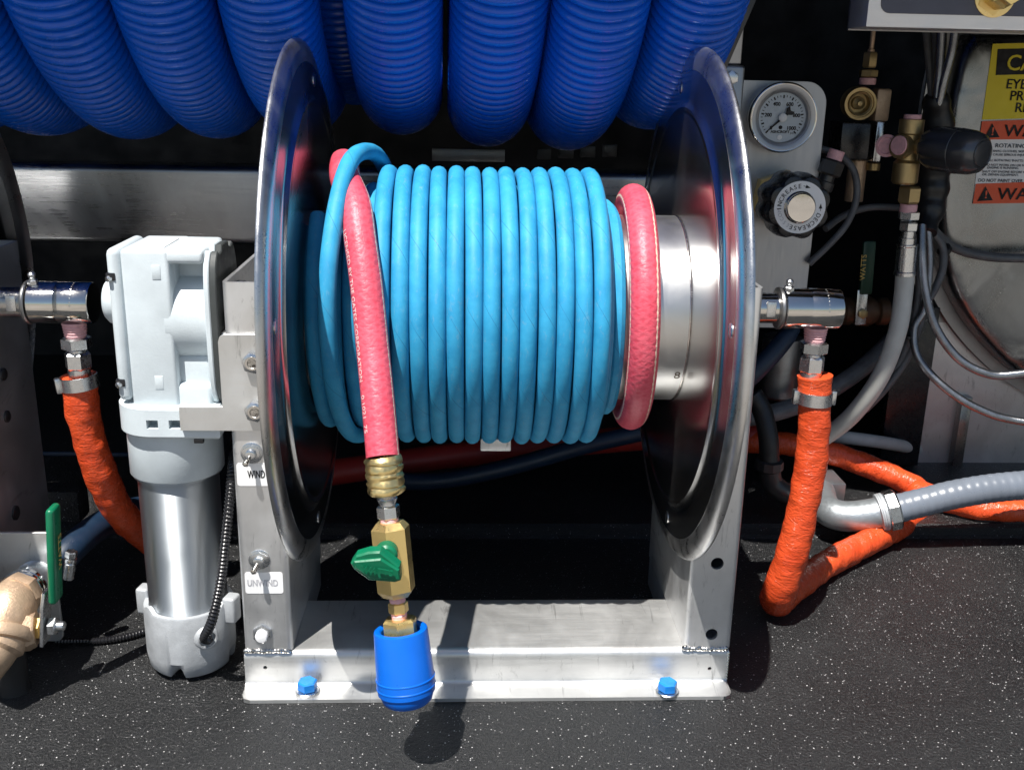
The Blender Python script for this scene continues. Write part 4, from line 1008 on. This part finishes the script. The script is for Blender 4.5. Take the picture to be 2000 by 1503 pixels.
part('side_plug', lathe(MB(), at(1733, 285, ry + 0.01), unit(Vector((-0.8, -0.9, 0.1))), [(0.0105, -0.006), (0.0112, 0.0), (0.0112, 0.003), (0.0085, 0.0035), (0.0075, 0.002), (0.0002, 0.002)], 28), 'tape', rv)
ka, kb = at(1808, 287, ry - 0.012), at(1921, 301, ry - 0.068); kx = unit(kb - ka); kl = (kb - ka).length; k0 = pw(45, kb)
vs = []; n = 72; pr = [(0.30, 0.0), (0.80, 0.003), (1.0, kl * 0.20), (1.02, kl * 0.55), (1.0, kl * 0.60), (0.985, kl * 0.605), (0.99, kl * 0.64), (0.96, kl * 0.80), (0.84, kl * 0.93), (0.66, kl * 0.985), (0.63, kl * 0.985), (0.61, kl * 0.975), (0.56, kl * 0.975), (0.54, kl * 0.99), (0.3, kl * 1.0), (0.0005, kl * 1.003)]
u, v, w = frame(kx, Z)
for i, (r, h_) in enumerate(pr):
    for k in range(n):
        a = 2 * PI * k / n; q = r * k0
        if 1 <= i <= 3: q *= 1 - 0.10 * max(0, math.cos(6 * a) - 0.2) * (1 if i < 3 else 0.6)
        vs.append(ka + w * h_ + (u * math.cos(a) + v * math.sin(a)) * q)
fs = [(i * n + k, i * n + (k + 1) % n, (i + 1) * n + (k + 1) % n, (i + 1) * n + k) for i in range(len(pr) - 1) for k in range(n)] + [tuple(reversed(range(n)))]
M['handle'] = paint('grey_black_plastic', (0.085, 0.088, 0.095), 0.22, 0.55, 0.15)
part('handle', MB().add(vs, fs), 'handle', rv)
part('stem', cyl(MB(), c, unit(ka - c), 0.0085, (ka - c).length + 0.004, 24), 'dullshadebrass', rv)

# grey hose hanging below it
gx = at(1775, 400, ry)
gh = thing('grey_hose', 'pale grey rubber hose with crimped steel end curving down left from the relief valve', 'hose', gx)
part('threaded_nipple', cyl(MB(), gx + Z * 0.001, -Z, 0.0086, 0.009, 24), 'tape', gh)
part('hex_nut', hexa(MB(), at(1776, 412, ry), -Z, 0.0185, 0.0090, -Y_, 0.2), 'zinc', gh)
part('hex_nut', lathe(hexa(MB(), at(1776, 433, ry), -Z, 0.0165, 0.0095, -Y_, 0.45), at(1775, 448, ry), -Z, [(0.0072, 0), (0.0072, 0.008), (0.0085, 0.0085), (0.0085, 0.016)], 24), 'zinc', gh)
o = at(1772, 476, ry); e = at(1767, 538, ry); ca_ = unit(e - o)
part('crimp', lathe(MB(), o, ca_, [(0.0095, 0), (0.0108, 0.0006), (0.0108, 0.002), (0.0100, 0.003), (0.0104, (e - o).length - 0.005), (0.0112, (e - o).length - 0.004), (0.0112, (e - o).length - 0.0005), (0.0098, (e - o).length)], 12), 'zinc', gh)
part('hose', tube(MB(), catmull([e + ca_ * -0.004, at(1764, 580, ry), at(1752, 650, ry - 0.002), at(1722, 730, ry + 0.004), at(1678, 795, ry + 0.02), at(1630, 840, ry + 0.045), at(1560, 885, ry + 0.09)], 0.004), 0.0096, 20), 'greyhose', gh)
solo('grey_hose', tube(MB(), catmull([at(1612, 848, 0.335), at(1660, 855, 0.33), at(1720, 863, 0.34), at(1770, 872, 0.365), at(1830, 885, 0.42)], 0.004), 0.0078, 16), 'greyhose', 'short piece of pale grey hose lying flat above the orange hose', 'hose', at(1660, 855, 0.33))

# dim green handled valve in the dark
vy = 0.33
dv = thing('ball_valve', 'brass valve with dark green upright handle deep in the shade behind the swivel', 'valve', at(1685, 605, vy))
l0, l1 = at(1685, 632, vy - 0.022), at(1698, 470, vy - 0.022)
ld = unit(l1 - l0); sdv = unit(ld.cross(-Y_))
part('body', lathe(MB(), at(1640, 607, vy), X, [(0.013, 0), (0.016, 0.004), (0.016, 0.012), (0.013, 0.014), (0.018, 0.022), (0.018, 0.032), (0.013, 0.042), (0.016, 0.044), (0.016, 0.054), (0.011, 0.056)], 20), 'shadebrass', dv)
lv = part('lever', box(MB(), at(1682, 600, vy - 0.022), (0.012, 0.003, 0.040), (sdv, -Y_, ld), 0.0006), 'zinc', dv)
part('stem_nut', hexa(MB(), at(1684, 612, vy - 0.0235), -Y_, 0.010, 0.004), 'dullshadebrass', lv)
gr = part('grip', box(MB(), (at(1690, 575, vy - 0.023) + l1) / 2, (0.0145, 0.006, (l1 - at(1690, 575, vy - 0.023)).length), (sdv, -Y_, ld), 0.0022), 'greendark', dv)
part('lettering', text(MB(), "WATTS", 0.0085, at(1689, 547, vy - 0.0265), ld, unit((-Y_).cross(ld)) if (-Y_).cross(ld).x > 0 else -unit((-Y_).cross(ld)) * -1, 'LEFT', 1.0, 0.0001), 'inkgold', gr)
# dim steel can and navy hose beside the right post
c = at(1530, 655, 0.33)
solo('steel_can', lathe(MB(), c, -Z, [(0.018, 0), (0.0225, 0.002), (0.0225, 0.070), (0.020, 0.073)], 40), 'dull', 'dim round steel can behind the right swivel', 'canister', c)
line('navy_hose', [at(1545, 640, 0.27), at(1530, 665, 0.26), at(1500, 700, 0.25), at(1460, 740, 0.245), at(1420, 770, 0.25)], 0.0105, 'navy', 'short navy blue hose curving out from behind the right swivel', 'hose', 16)
line('braided_hose', [at(1420, 822, 0.27), at(1510, 806, 0.27), at(1580, 782, 0.28), at(1640, 750, 0.285), at(1700, 705, 0.31), at(1765, 640, 0.36), at(1800, 600, 0.45)], 0.0100, 'darkbraid', 'dark grey braided hose crossing behind the right orange hose', 'hose', 18, 0.003)
# black conduit with dark elbow right of the post
cn = thing('dark_conduit', 'dark conduit with elbow dropping to the bed just right of the right post', 'conduit', at(1505, 905, 0.20))
part('pipe', tube(MB(), catmull([at(1470, 770, 0.22), at(1488, 800, 0.215), at(1500, 850, 0.205), at(1503, 900, 0.20)], 0.004), 0.0105, 18), 'blackrub', cn)
part('nut', lathe(MB(), at(1503, 897, 0.20), -Z, [(0.0125, 0), (0.0150, 0.001), (0.0150, 0.010), (0.0125, 0.012)], 10), 'darkmetal', cn)
part('elbow', tube(MB(), catmull([at(1503, 915, 0.20), at(1507, 940, 0.20), at(1525, 958, 0.20), at(1550, 966, 0.21)], 0.003), 0.0115, 18), 'darkmetal', cn)

# ================================================================== GREY LIQUID TIGHT CONDUIT
gc = thing('grey_conduit', 'smooth grey conduit with cast elbow connector lying across the bed at the right', 'conduit', at(1740, 995, 0.16))
P = [at(1604, 962, 0.235), at(1608, 982, 0.205), at(1622, 1000, 0.180), at(1655, 1008, 0.168), at(1700, 1004, 0.163), at(1722, 999, 0.162)]
M['castdark'] = paint('zinc_casting', (0.40, 0.43, 0.45), 0.40, 0.75, 0.1, 90, 0.3, 700)
part('elbow', tube(MB(), catmull(P, 0.003), [0.0150] * 1 and (lambda t: 0.0152 + 0.0012 * t), 28), 'castdark', gc)
e0, e1 = at(1716, 1001, 0.162), at(1752, 993, 0.160); ed = unit(e1 - e0); el_ = (e1 - e0).length
part('ring', lathe(MB(), e0 - ed * 0.001, ed, [(0.0160, 0), (0.0195, 0.001), (0.0197, 0.002), (0.0190, 0.0024), (0.0197, 0.0028), (0.0197, 0.0042), (0.0190, 0.0046), (0.0197, 0.0050), (0.0197, 0.0075), (0.017, 0.008)], 44), 'cast', gc)
part('gland_nut', lathe(MB(), e0 + ed * 0.0070, ed, [(0.0190, 0), (0.0212, 0.0015), (0.0212, 0.0110), (0.0195, 0.0130), (0.0160, 0.0135)], 8, Z, True, 0.3), 'zinc', gc)
part('pipe', ribbed(catmull([e1 + ed * -0.004, at(1800, 981, 0.158), at(1860, 966, 0.156), at(1930, 954, 0.155), at(2000, 947, 0.155), at(2080, 942, 0.157), at(2300, 938, 0.17)], 0.004), 0.0150, 0.0085, 0.0004, 32, 8), 'conduit', gc)
a, b = at(1570, 1028, 0.235), at(1640, 945, 0.235)
jb = solo('steel_block', box2(MB(), (a.x, 0.240, ZF + 0.015), (at(1655, 960, 0.235).x, 0.285, at(1640, 948, 0.235).z), 0.0015), 'panel', 'small steel block on the bed behind the cast elbow', 'block', a)

# ================================================================== STEEL PANEL AND TANK AT THE RIGHT
ty = 0.33
o = [(1816, 628), (2560, 628), (2560, 960), (1776, 960)]
pts = [(at(x, y, ty + 0.05).x, at(x, y, ty + 0.05).z) for x, y in o]
sp = thing('side_panel', 'mottled stainless panel with a vertical seam below the tank, at the right edge', 'panel', (pts[0][0], ty + 0.05, pts[2][1]))
part('sheet', prism(MB(), pts, (0, ty + 0.05, 0), X, -Z * -1, 0.004), 'sheet', sp)
a = at(1872, 770, ty + 0.046); b = at(1868, 960, ty + 0.046)
part('seam_flange', box2(MB(), (b.x - 0.004, ty + 0.034, b.z), (a.x, ty + 0.047, a.z), 0.001), 'tank', sp)
a, b = at(1758, 600, ty + 0.03), at(1800, 900, ty + 0.03)
solo('black_bracket', box2(MB(), (a.x, ty + 0.03, ZF + 0.016), (b.x - 0.004, ty + 0.045, a.z), 0.001), 'blackplastic', 'black upright bracket along the left edge of the mottled panel', 'bracket', a)
out = [(2560, 66), (1908, 66), (1888, 100), (1872, 150), (1858, 220), (1849, 290), (1842, 360), (1839, 430), (1844, 490), (1858, 545), (1880, 597), (1910, 645), (1948, 690), (1995, 733), (2060, 775), (2560, 800)]
pts = [(at(x, y, ty).x, at(x, y, ty).z) for x, y in out]
cx_ = at(2050, 400, ty).x; cz_ = at(2050, 430, ty).z
cs = catmull([Vector((p[0], 0, p[1])) for p in pts[1:-1]], 0.006)
pts2 = [pts[0]] + [(p.x, p.z) for p in cs] + [pts[-1]]
tk = thing('steel_tank', 'big grey steel tank with rounded rim and safety stickers at the right edge', 'tank', (pts[5][0], ty, pts[8][1]))
mb = MB(); n = len(pts2); vs = []
lay = [(1.0, 0.034), (1.0, 0.016), (0.992, 0.008), (0.975, 0.0035), (0.95, 0.0012), (0.90, 0.0002), (0.80, 0.0)]
for f_, y in lay:
    for a, b in pts2: vs.append((cx_ + 0.02 + (a - cx_ - 0.02) * f_, ty + y, cz_ + (b - cz_) * f_))
fs = [(l * n + i, l * n + (i + 1) % n, (l + 1) * n + (i + 1) % n, (l + 1) * n + i) for l in range(len(lay) - 1) for i in range(n)] + [tuple((len(lay) - 1) * n + i for i in range(n))]
part('face', mb.add(vs, fs), 'tank', tk)
rim = [(p[0] + (p[0] - cx_ - 0.02) * 0.10, p[1] + (p[1] - cz_) * 0.07) for p in pts2]
part('rim', prism(MB(), rim[::-1], (0, ty + 0.046, 0), X, Z, 0.010, 0.002), 'dull', tk)
rim2 = [(p[0] + (p[0] - cx_ - 0.02) * 0.19, p[1] + (p[1] - cz_) * 0.15) for p in pts2]
part('rear_rim', prism(MB(), [(a, min(b, 0.10)) for a, b in rim2[::-1]], (0, ty + 0.049, 0), X, Z, 0.0028, 0.0005), 'dull', tk)

# stickers
ys = ty - 0.0006
def quad(mb, c, y): return mb.add([at(px, py, y) for px, py in c], [(3, 2, 1, 0)])
def sticker(corners, mat, parent, name='sticker', lift=0.0):
    q = [at(px, py, ys - lift) for px, py in corners]; mb = MB()
    mb.add(q + [p + Y_ * 0.0004 for p in q], [(0, 1, 2, 3), (7, 6, 5, 4), (0, 4, 5, 1), (1, 5, 6, 2), (2, 6, 7, 3), (3, 7, 4, 0)])
    return part(name, mb, mat, parent)
def words(s, px, py, hpx, parent, mat, lift=0.0, align='LEFT', sx=1.0, bold=0.0, slope=0.0):
    o = at(px, py, ys - lift - 0.0005); size = pw(hpx, o) / 0.70
    u = unit(X + Z * slope); return part('lettering', text(MB(), s, size, o, u, unit(Z - X * slope * 0), align, sx, bold * size), mat, parent)
cs_ = thing('caution_sticker', 'yellow safety sticker reading CAUTION on the upper part of the tank', 'sticker', at(1930, 160, ys))
sticker(((1939, 86), (2140, 80), (2125, 228), (1918, 234)), 'yellow', cs_)
bb = sticker(((1949, 96), (2130, 92), (2126, 142), (1945, 147)), 'ink', cs_, 'black_band', 0.0006)
words("CAUTION", 1964, 137, 29, bb, 'yellow', 0.0008, 'LEFT', 1.0, 0.012)
words("EYE & EAR", 1964, 173, 18, cs_, 'ink', 0.0002, 'LEFT', 1.0, 0.016)
words("PROTECTION", 1971, 196, 18, cs_, 'ink', 0.0002, 'LEFT', 1.0, 0.016)
words("REQUIRED", 1981, 219, 18, cs_, 'ink', 0.0002, 'LEFT', 1.0, 0.016)
ws = thing('warning_sticker', 'red and white safety sticker reading WARNING under the yellow sticker', 'sticker', at(1915, 320, ys))
sticker(((1919, 237), (2124, 230), (2105, 395), (1900, 398)), 'white', ws)
for (q, ty_) in ((((1918, 237), (2124, 230), (2118, 271), (1913, 273)), 268), (((1906, 359), (2110, 352), (2105, 395), (1900, 398)), 391)):
    bnd = sticker(q, 'orangered', ws, 'red_band', 0.0006)
    x0_ = q[3][0] + 9; mb = MB()
    mb.add([at(x0_, ty_ + 2, ys - 0.0014), at(x0_ + 30, ty_, ys - 0.0014), at(x0_ + 16, ty_ - 27, ys - 0.0014)], [(0, 1, 2)])
    tr = part('warning_triangle', mb, 'ink', bnd)
    words("!", x0_ + 16, ty_ - 4, 15, bnd, 'orangered', 0.0014, 'CENTER', 1.2, 0.02)
    words("WARNING", x0_ + 38, ty_ - 2, 22, bnd, 'ink', 0.0010, 'LEFT', 1.15, 0.014)
words("ROTATING SHAFTS", 1943, 288, 7.5, ws, 'navy', 0.0003, 'LEFT', 1.15, 0.016)
for s, px, py in (("SNAG CLOTHES, SKIN, HAIR OR HANDS", 1939, 297), ("CAUSE SERIOUS INJURY OR DEATH", 1939, 304), ("ALL ROTATING SHAFTS MUST BE GUARDED", 1929, 315), ("DO NOT WORK ON OR NEAR AN EXPOSED SHAFT", 1923, 324),
                  ("ENGINE IS RUNNING.", 1928, 329.5), ("SHUT OFF ENGINE BEFORE WORKING ON", 1918, 337), ("OR DRIVEN EQUIPMENT.", 1918, 343)):
    words(s, px, py, 4.2, ws, 'navy', 0.0003, 'LEFT', 1.1, 0.02)
words("DO NOT PAINT OVER THIS LABEL", 1910, 355, 6.0, ws, 'navy', 0.0003, 'LEFT', 1.05, 0.02)

# ================================================================== CONTROL BOX OVERHEAD
by = 0.10
c0 = at(1691, 53, by)
cb = thing('control_box', 'bright steel control box with slate face plate at the top right corner', 'control box', c0)
part('case', box2(MB(), (c0.x, by, c0.z), (c0.x + 0.5, by + 0.043, c0.z + 0.28), 0.0012), 'boxsteel', cb)
a, b = at(1718, 26, by), at(1760, -80, by)
part('face_plate', prism(MB(), rrect(a.x, a.z, a.x + 0.46, a.z + 0.24, 0.008, 6), (0, by - 0.0002, 0), X, Z, 0.0012), 'slate', cb)
n0 = at(1942, -8, by)
part('brass_fitting', lathe(MB(), n0, unit(Vector((0.05, -1, 0.0))), [(0.016, 0), (0.016, 0.003), (0.0115, 0.0035), (0.0115, 0.018), (0.0085, 0.020), (0.0085, 0.028)], 6, Z), 'brass', cb)
part('brass_washer', lathe(MB(), n0, -Y_, [(0.0175, 0.0012), (0.0175, 0.0024), (0.014, 0.003)], 32), 'gold', cb)
part('mounting_lip', box2(MB(), (at(1655, 62, by + 0.045).x, by + 0.0435, c0.z - 0.001), (c0.x + 0.5, by + 0.047, c0.z + 0.28)), 'dull', cb)

# ================================================================== BRAIDED CABLES BY THE TANK
cab = 'braided cables beside the tank'
def cable(pts, r, mat, label): return line('braided_cable', [at(*p) for p in pts], r, mat, label, 'cable', 12, 0.004)
cable([(1809, 40, 0.27), (1812, 90, 0.27), (1818, 150, 0.268), (1822, 210, 0.265)], 0.0042, 'darkbraid', 'dark braided cable left in the bundle dropping from the control box')
cable([(1826, 40, 0.262), (1829, 90, 0.262), (1828, 150, 0.262), (1826, 210, 0.262)], 0.0042, 'darkbraid', 'dark braided cable in the middle of the bundle below the control box')
cable([(1840, 40, 0.250), (1838, 90, 0.25), (1835, 140, 0.252), (1830, 190, 0.256)], 0.0052, 'steelbraid', 'bright woven steel cable in the bundle below the control box')
cable([(1868, 40, 0.238), (1859, 100, 0.24), (1843, 160, 0.248), (1833, 205, 0.255)], 0.0042, 'steelbraid', 'rightmost braided cable of the bundle, slanting left under the control box')
bt = catmull([at(1828, 185, 0.262), at(1830, 240, 0.27), at(1822, 320, 0.285), at(1816, 400, 0.28), at(1808, 455, 0.262)], 0.004)
solo('rubber_boot', tube(MB(), bt, lambda t: 0.0105 + 0.0085 * math.sin(PI * min(1, t * 1.05)) ** 0.7 + 0.0012 * math.sin(t * 40), 18), 'blackrub', 'black rubber boot round the cable bundle left of the tank', 'boot', at(1822, 320, 0.285))
cable([(1800, 440, 0.25), (1801, 500, 0.235), (1808, 570, 0.225), (1828, 640, 0.22), (1870, 698, 0.215), (1920, 727, 0.21), (1970, 732, 0.208), (2060, 712, 0.20), (2200, 640, 0.20), (2300, 560, 0.22)], 0.0046, 'steelbraid', 'shiny braided cable swooping low in front of the tank to the right edge')
cable([(1812, 440, 0.262), (1815, 520, 0.262), (1806, 600, 0.262), (1786, 640, 0.262), (1790, 690, 0.25), (1822, 735, 0.235), (1870, 775, 0.225), (1920, 802, 0.22), (1970, 818, 0.218), (2060, 830, 0.215), (2250, 840, 0.23)], 0.0044, 'steelbraid', 'shiny braided cable lowest in front of the mottled panel')
cable([(1816, 440, 0.268), (1838, 465, 0.285), (1870, 487, 0.30), (1920, 500, 0.305), (1980, 504, 0.305), (2060, 502, 0.30), (2300, 490, 0.30)], 0.0050, 'darkbraid', 'dark braided cable crossing the middle of the tank')
cable([(1818, 450, 0.272), (1840, 480, 0.275), (1842, 520, 0.275), (1828, 560, 0.275), (1806, 600, 0.275), (1790, 650, 0.272), (1768, 705, 0.268), (1728, 760, 0.265), (1690, 800, 0.27)], 0.0042, 'darkbraid', 'dark braided cable curling down beside the pale grey hose')
cable([(1790, 450, 0.272), (1795, 540, 0.27), (1790, 600, 0.27), (1776, 660, 0.27), (1745, 730, 0.27), (1700, 790, 0.275)], 0.0040, 'darkbraid', 'dark braided cable following the right side of the pale grey hose')
c = at(1843, 478, 0.283)
solo('cable_tie', lathe(MB(), c - Vector((0, 0, 0.004)), unit(Vector((0.5, 0.2, -0.4))), [(0.0065, 0), (0.0078, 0.001), (0.0078, 0.005), (0.0065, 0.006)], 16), 'blackrub', 'black cable tie where two braided cables part beside the tank', 'cable tie', c)
c = at(1777, 655, 0.267)
solo('cable_tie', lathe(MB(), c, unit(Vector((-0.3, 0, -1))), [(0.0100, 0), (0.0108, 0.0005), (0.0108, 0.003), (0.0100, 0.0035)], 18), 'blackrub', 'black cable tie round two dark braided cables beside the grey hose', 'cable tie', c)

# ================================================================== STRAINER, VALVE AND PLATE AT THE LOWER LEFT
py_ = -0.035
a, b = at(-80, 1040, py_), at(119, 1040, py_); zb2 = at(60, 1252, py_).z
solo('steel_plate', prism(MB(), rrect(a.x, zb2, at(112, 1150, py_).x, a.z, 0.006, 6, (0, 0, 0, 1)), (0, py_ + 0.003, 0), X, Z, 0.003, 0.0004), 'sheet', 'upright stainless plate behind the bronze strainer at the lower left', 'plate', (b.x, py_, zb2))
bs_ = thing('bronze_strainer', 'cast bronze strainer with green lever valve cut by the lower left edge', 'strainer', at(30, 1230, -0.09))
p0, p1 = at(72, 1128, py_), at(40, 1158, -0.068); d = unit(p1 - p0)
part('steel_pipe', lathe(MB(), p0 - d * 0.002, d, [(0.0155, 0), (0.0155, (p1 - p0).length * 0.85)], 36), 'can', bs_)
part('union_ring', lathe(MB(), p1 - d * 0.010, d, [(0.0150, 0), (0.0172, 0.0008), (0.0172, 0.005), (0.0165, 0.0055), (0.0165, 0.0065), (0.0172, 0.007), (0.0172, 0.010), (0.015, 0.0115)], 36), 'chrome', bs_)
p2 = at(-40, 1305, -0.118)
pp = [p1, at(22, 1180, -0.080), at(8, 1215, -0.092), at(-6, 1260, -0.105), p2]
part('body', tube(MB(), catmull(pp, 0.002), lambda t: 0.0168 + 0.0035 * math.sin(PI * min(1, t * 1.6)) + (0.003 if 0.55 < t < 0.72 else 0), 32), 'bronze', bs_)
s0, s1 = at(14, 1232, -0.092), at(72, 1226, -0.088)
part('side_boss', lathe(MB(), s0, unit(s1 - s0), [(0.0165, 0), (0.0165, 0.016), (0.0150, 0.018), (0.0150, (s1 - s0).length - 0.002), (0.0135, (s1 - s0).length)], 8, Z, True, 0.5), 'bronze', bs_)
q_ = catmull(pp, 0.002); q0_, q1_ = q_[int(len(q_) * 0.52)], q_[int(len(q_) * 0.56)]
part('cast_ring', lathe(MB(), q0_, unit(q1_ - q0_), [(0.0180, -0.003), (0.0232, -0.001), (0.0238, 0.001), (0.0238, 0.006), (0.0228, 0.008), (0.0180, 0.0095)], 36), 'bronze', bs_)
part('neck', lathe(MB(), p1 - d * 0.001, d, [(0.0165, 0), (0.0180, 0.002), (0.0180, 0.010), (0.0165, 0.013)], 8, Z), 'bronze', bs_)
n1 = at(82, 1222, -0.088)
part('stem_nut', hexa(MB(), s1 - X * 0.001, X, 0.0150, 0.0055), 'brass', bs_)
l0, l1 = at(86, 1252, -0.088), at(106, 1170, -0.088)
lm = at(90, 1215, -0.088)
lev = part('lever_plate', prism(MB(), [(0, 0), (0.016, 0), (0.016, 0.0335), (0.013, 0.044), (0.003, 0.044), (0, 0.0335)], Vector((l0.x - 0.0005, -0.096, l0.z)), Y_, unit(Vector((0.12, 0, 1))), 0.0028, 0.0004), 'zinc', bs_)
part('bolt', lathe(hexa(MB(), at(95, 1222, -0.088) + X * 0.0005, X, 0.0125, 0.006), at(95, 1222, -0.088) + X * 0.0065, X, [(0.0038, 0), (0.0038, 0.005), (0.003, 0.0056)], 16), 'zinc', bs_)
g0, g1_ = at(109, 1172, -0.088), at(103, 988, -0.088)
gz = unit(g1_ - g0)
gp = part('grip', box(MB(), (g0 + g1_) / 2, (0.0062, 0.0165, (g1_ - g0).length), (unit(X - gz * gz.x), unit(gz.cross(unit(X - gz * gz.x))), gz), 0.0027, 3), 'green', bs_)
o = at(117, 1122, -0.0855)
part('lettering', text(MB(), "WATTS", 0.0085, Vector(((g0.x + g1_.x) / 2 + 0.0033, -0.0850, (g0.z + g1_.z) / 2 - 0.012)), gz, -Y_, 'LEFT', 1.0, 0.0001), 'inkgold', gp)
cl0, cl1 = at(139, 1082, -0.03), at(133, 1135, -0.03); d = unit(cl1 - cl0)
wc = thing('worm_clamp', 'small steel worm screw clamp standing right of the green lever', 'clamp', cl0)
part('screw_head', hexa(MB(), cl0 - d * 0.003, d, 0.0085, 0.0055), 'zinc', wc)
part('housing', lathe(MB(), cl0 + d * 0.0028, d, [(0.0030, 0), (0.0048, 0.0006), (0.0048, 0.0035), (0.0040, 0.0042), (0.0046, 0.005), (0.0044, 0.0190), (0.0030, 0.0195)], 18), 'zinc', wc)
solo('navy_hose', tube(MB(), catmull([at(95, 1120, -0.02), at(140, 1070, 0.0), at(190, 1030, 0.04), at(250, 1000, 0.09), at(340, 985, 0.16)], 0.004), 0.0125, 18), 'navy', 'navy hose clamped behind the green lever, running back in the shade', 'hose', at(190, 1030, 0.04))
c = atz(28, 1345, ZF)
solo('pipe_foot', lathe(MB(), c, Z, [(0.0125, 0), (0.012, 0.002), (0.0115, 0.045)], 24), 'blackrub', 'black round pipe foot on the bed under the bronze strainer', 'bumper', c)  # foot of a dark pipe coming down to the bed
a = at(105, 980, 0.16)
solo('liner_block', box(MB(), a, (0.060, 0.03, 0.035), None, 0.004), 'bed', 'rough black block in shade behind the green lever', 'block', a)
for o in list(bpy.data.objects):
    if o.type == 'MESH' and o.name.split('.')[0] in ('clamp_ear',): o['kind'] = 'stuff'
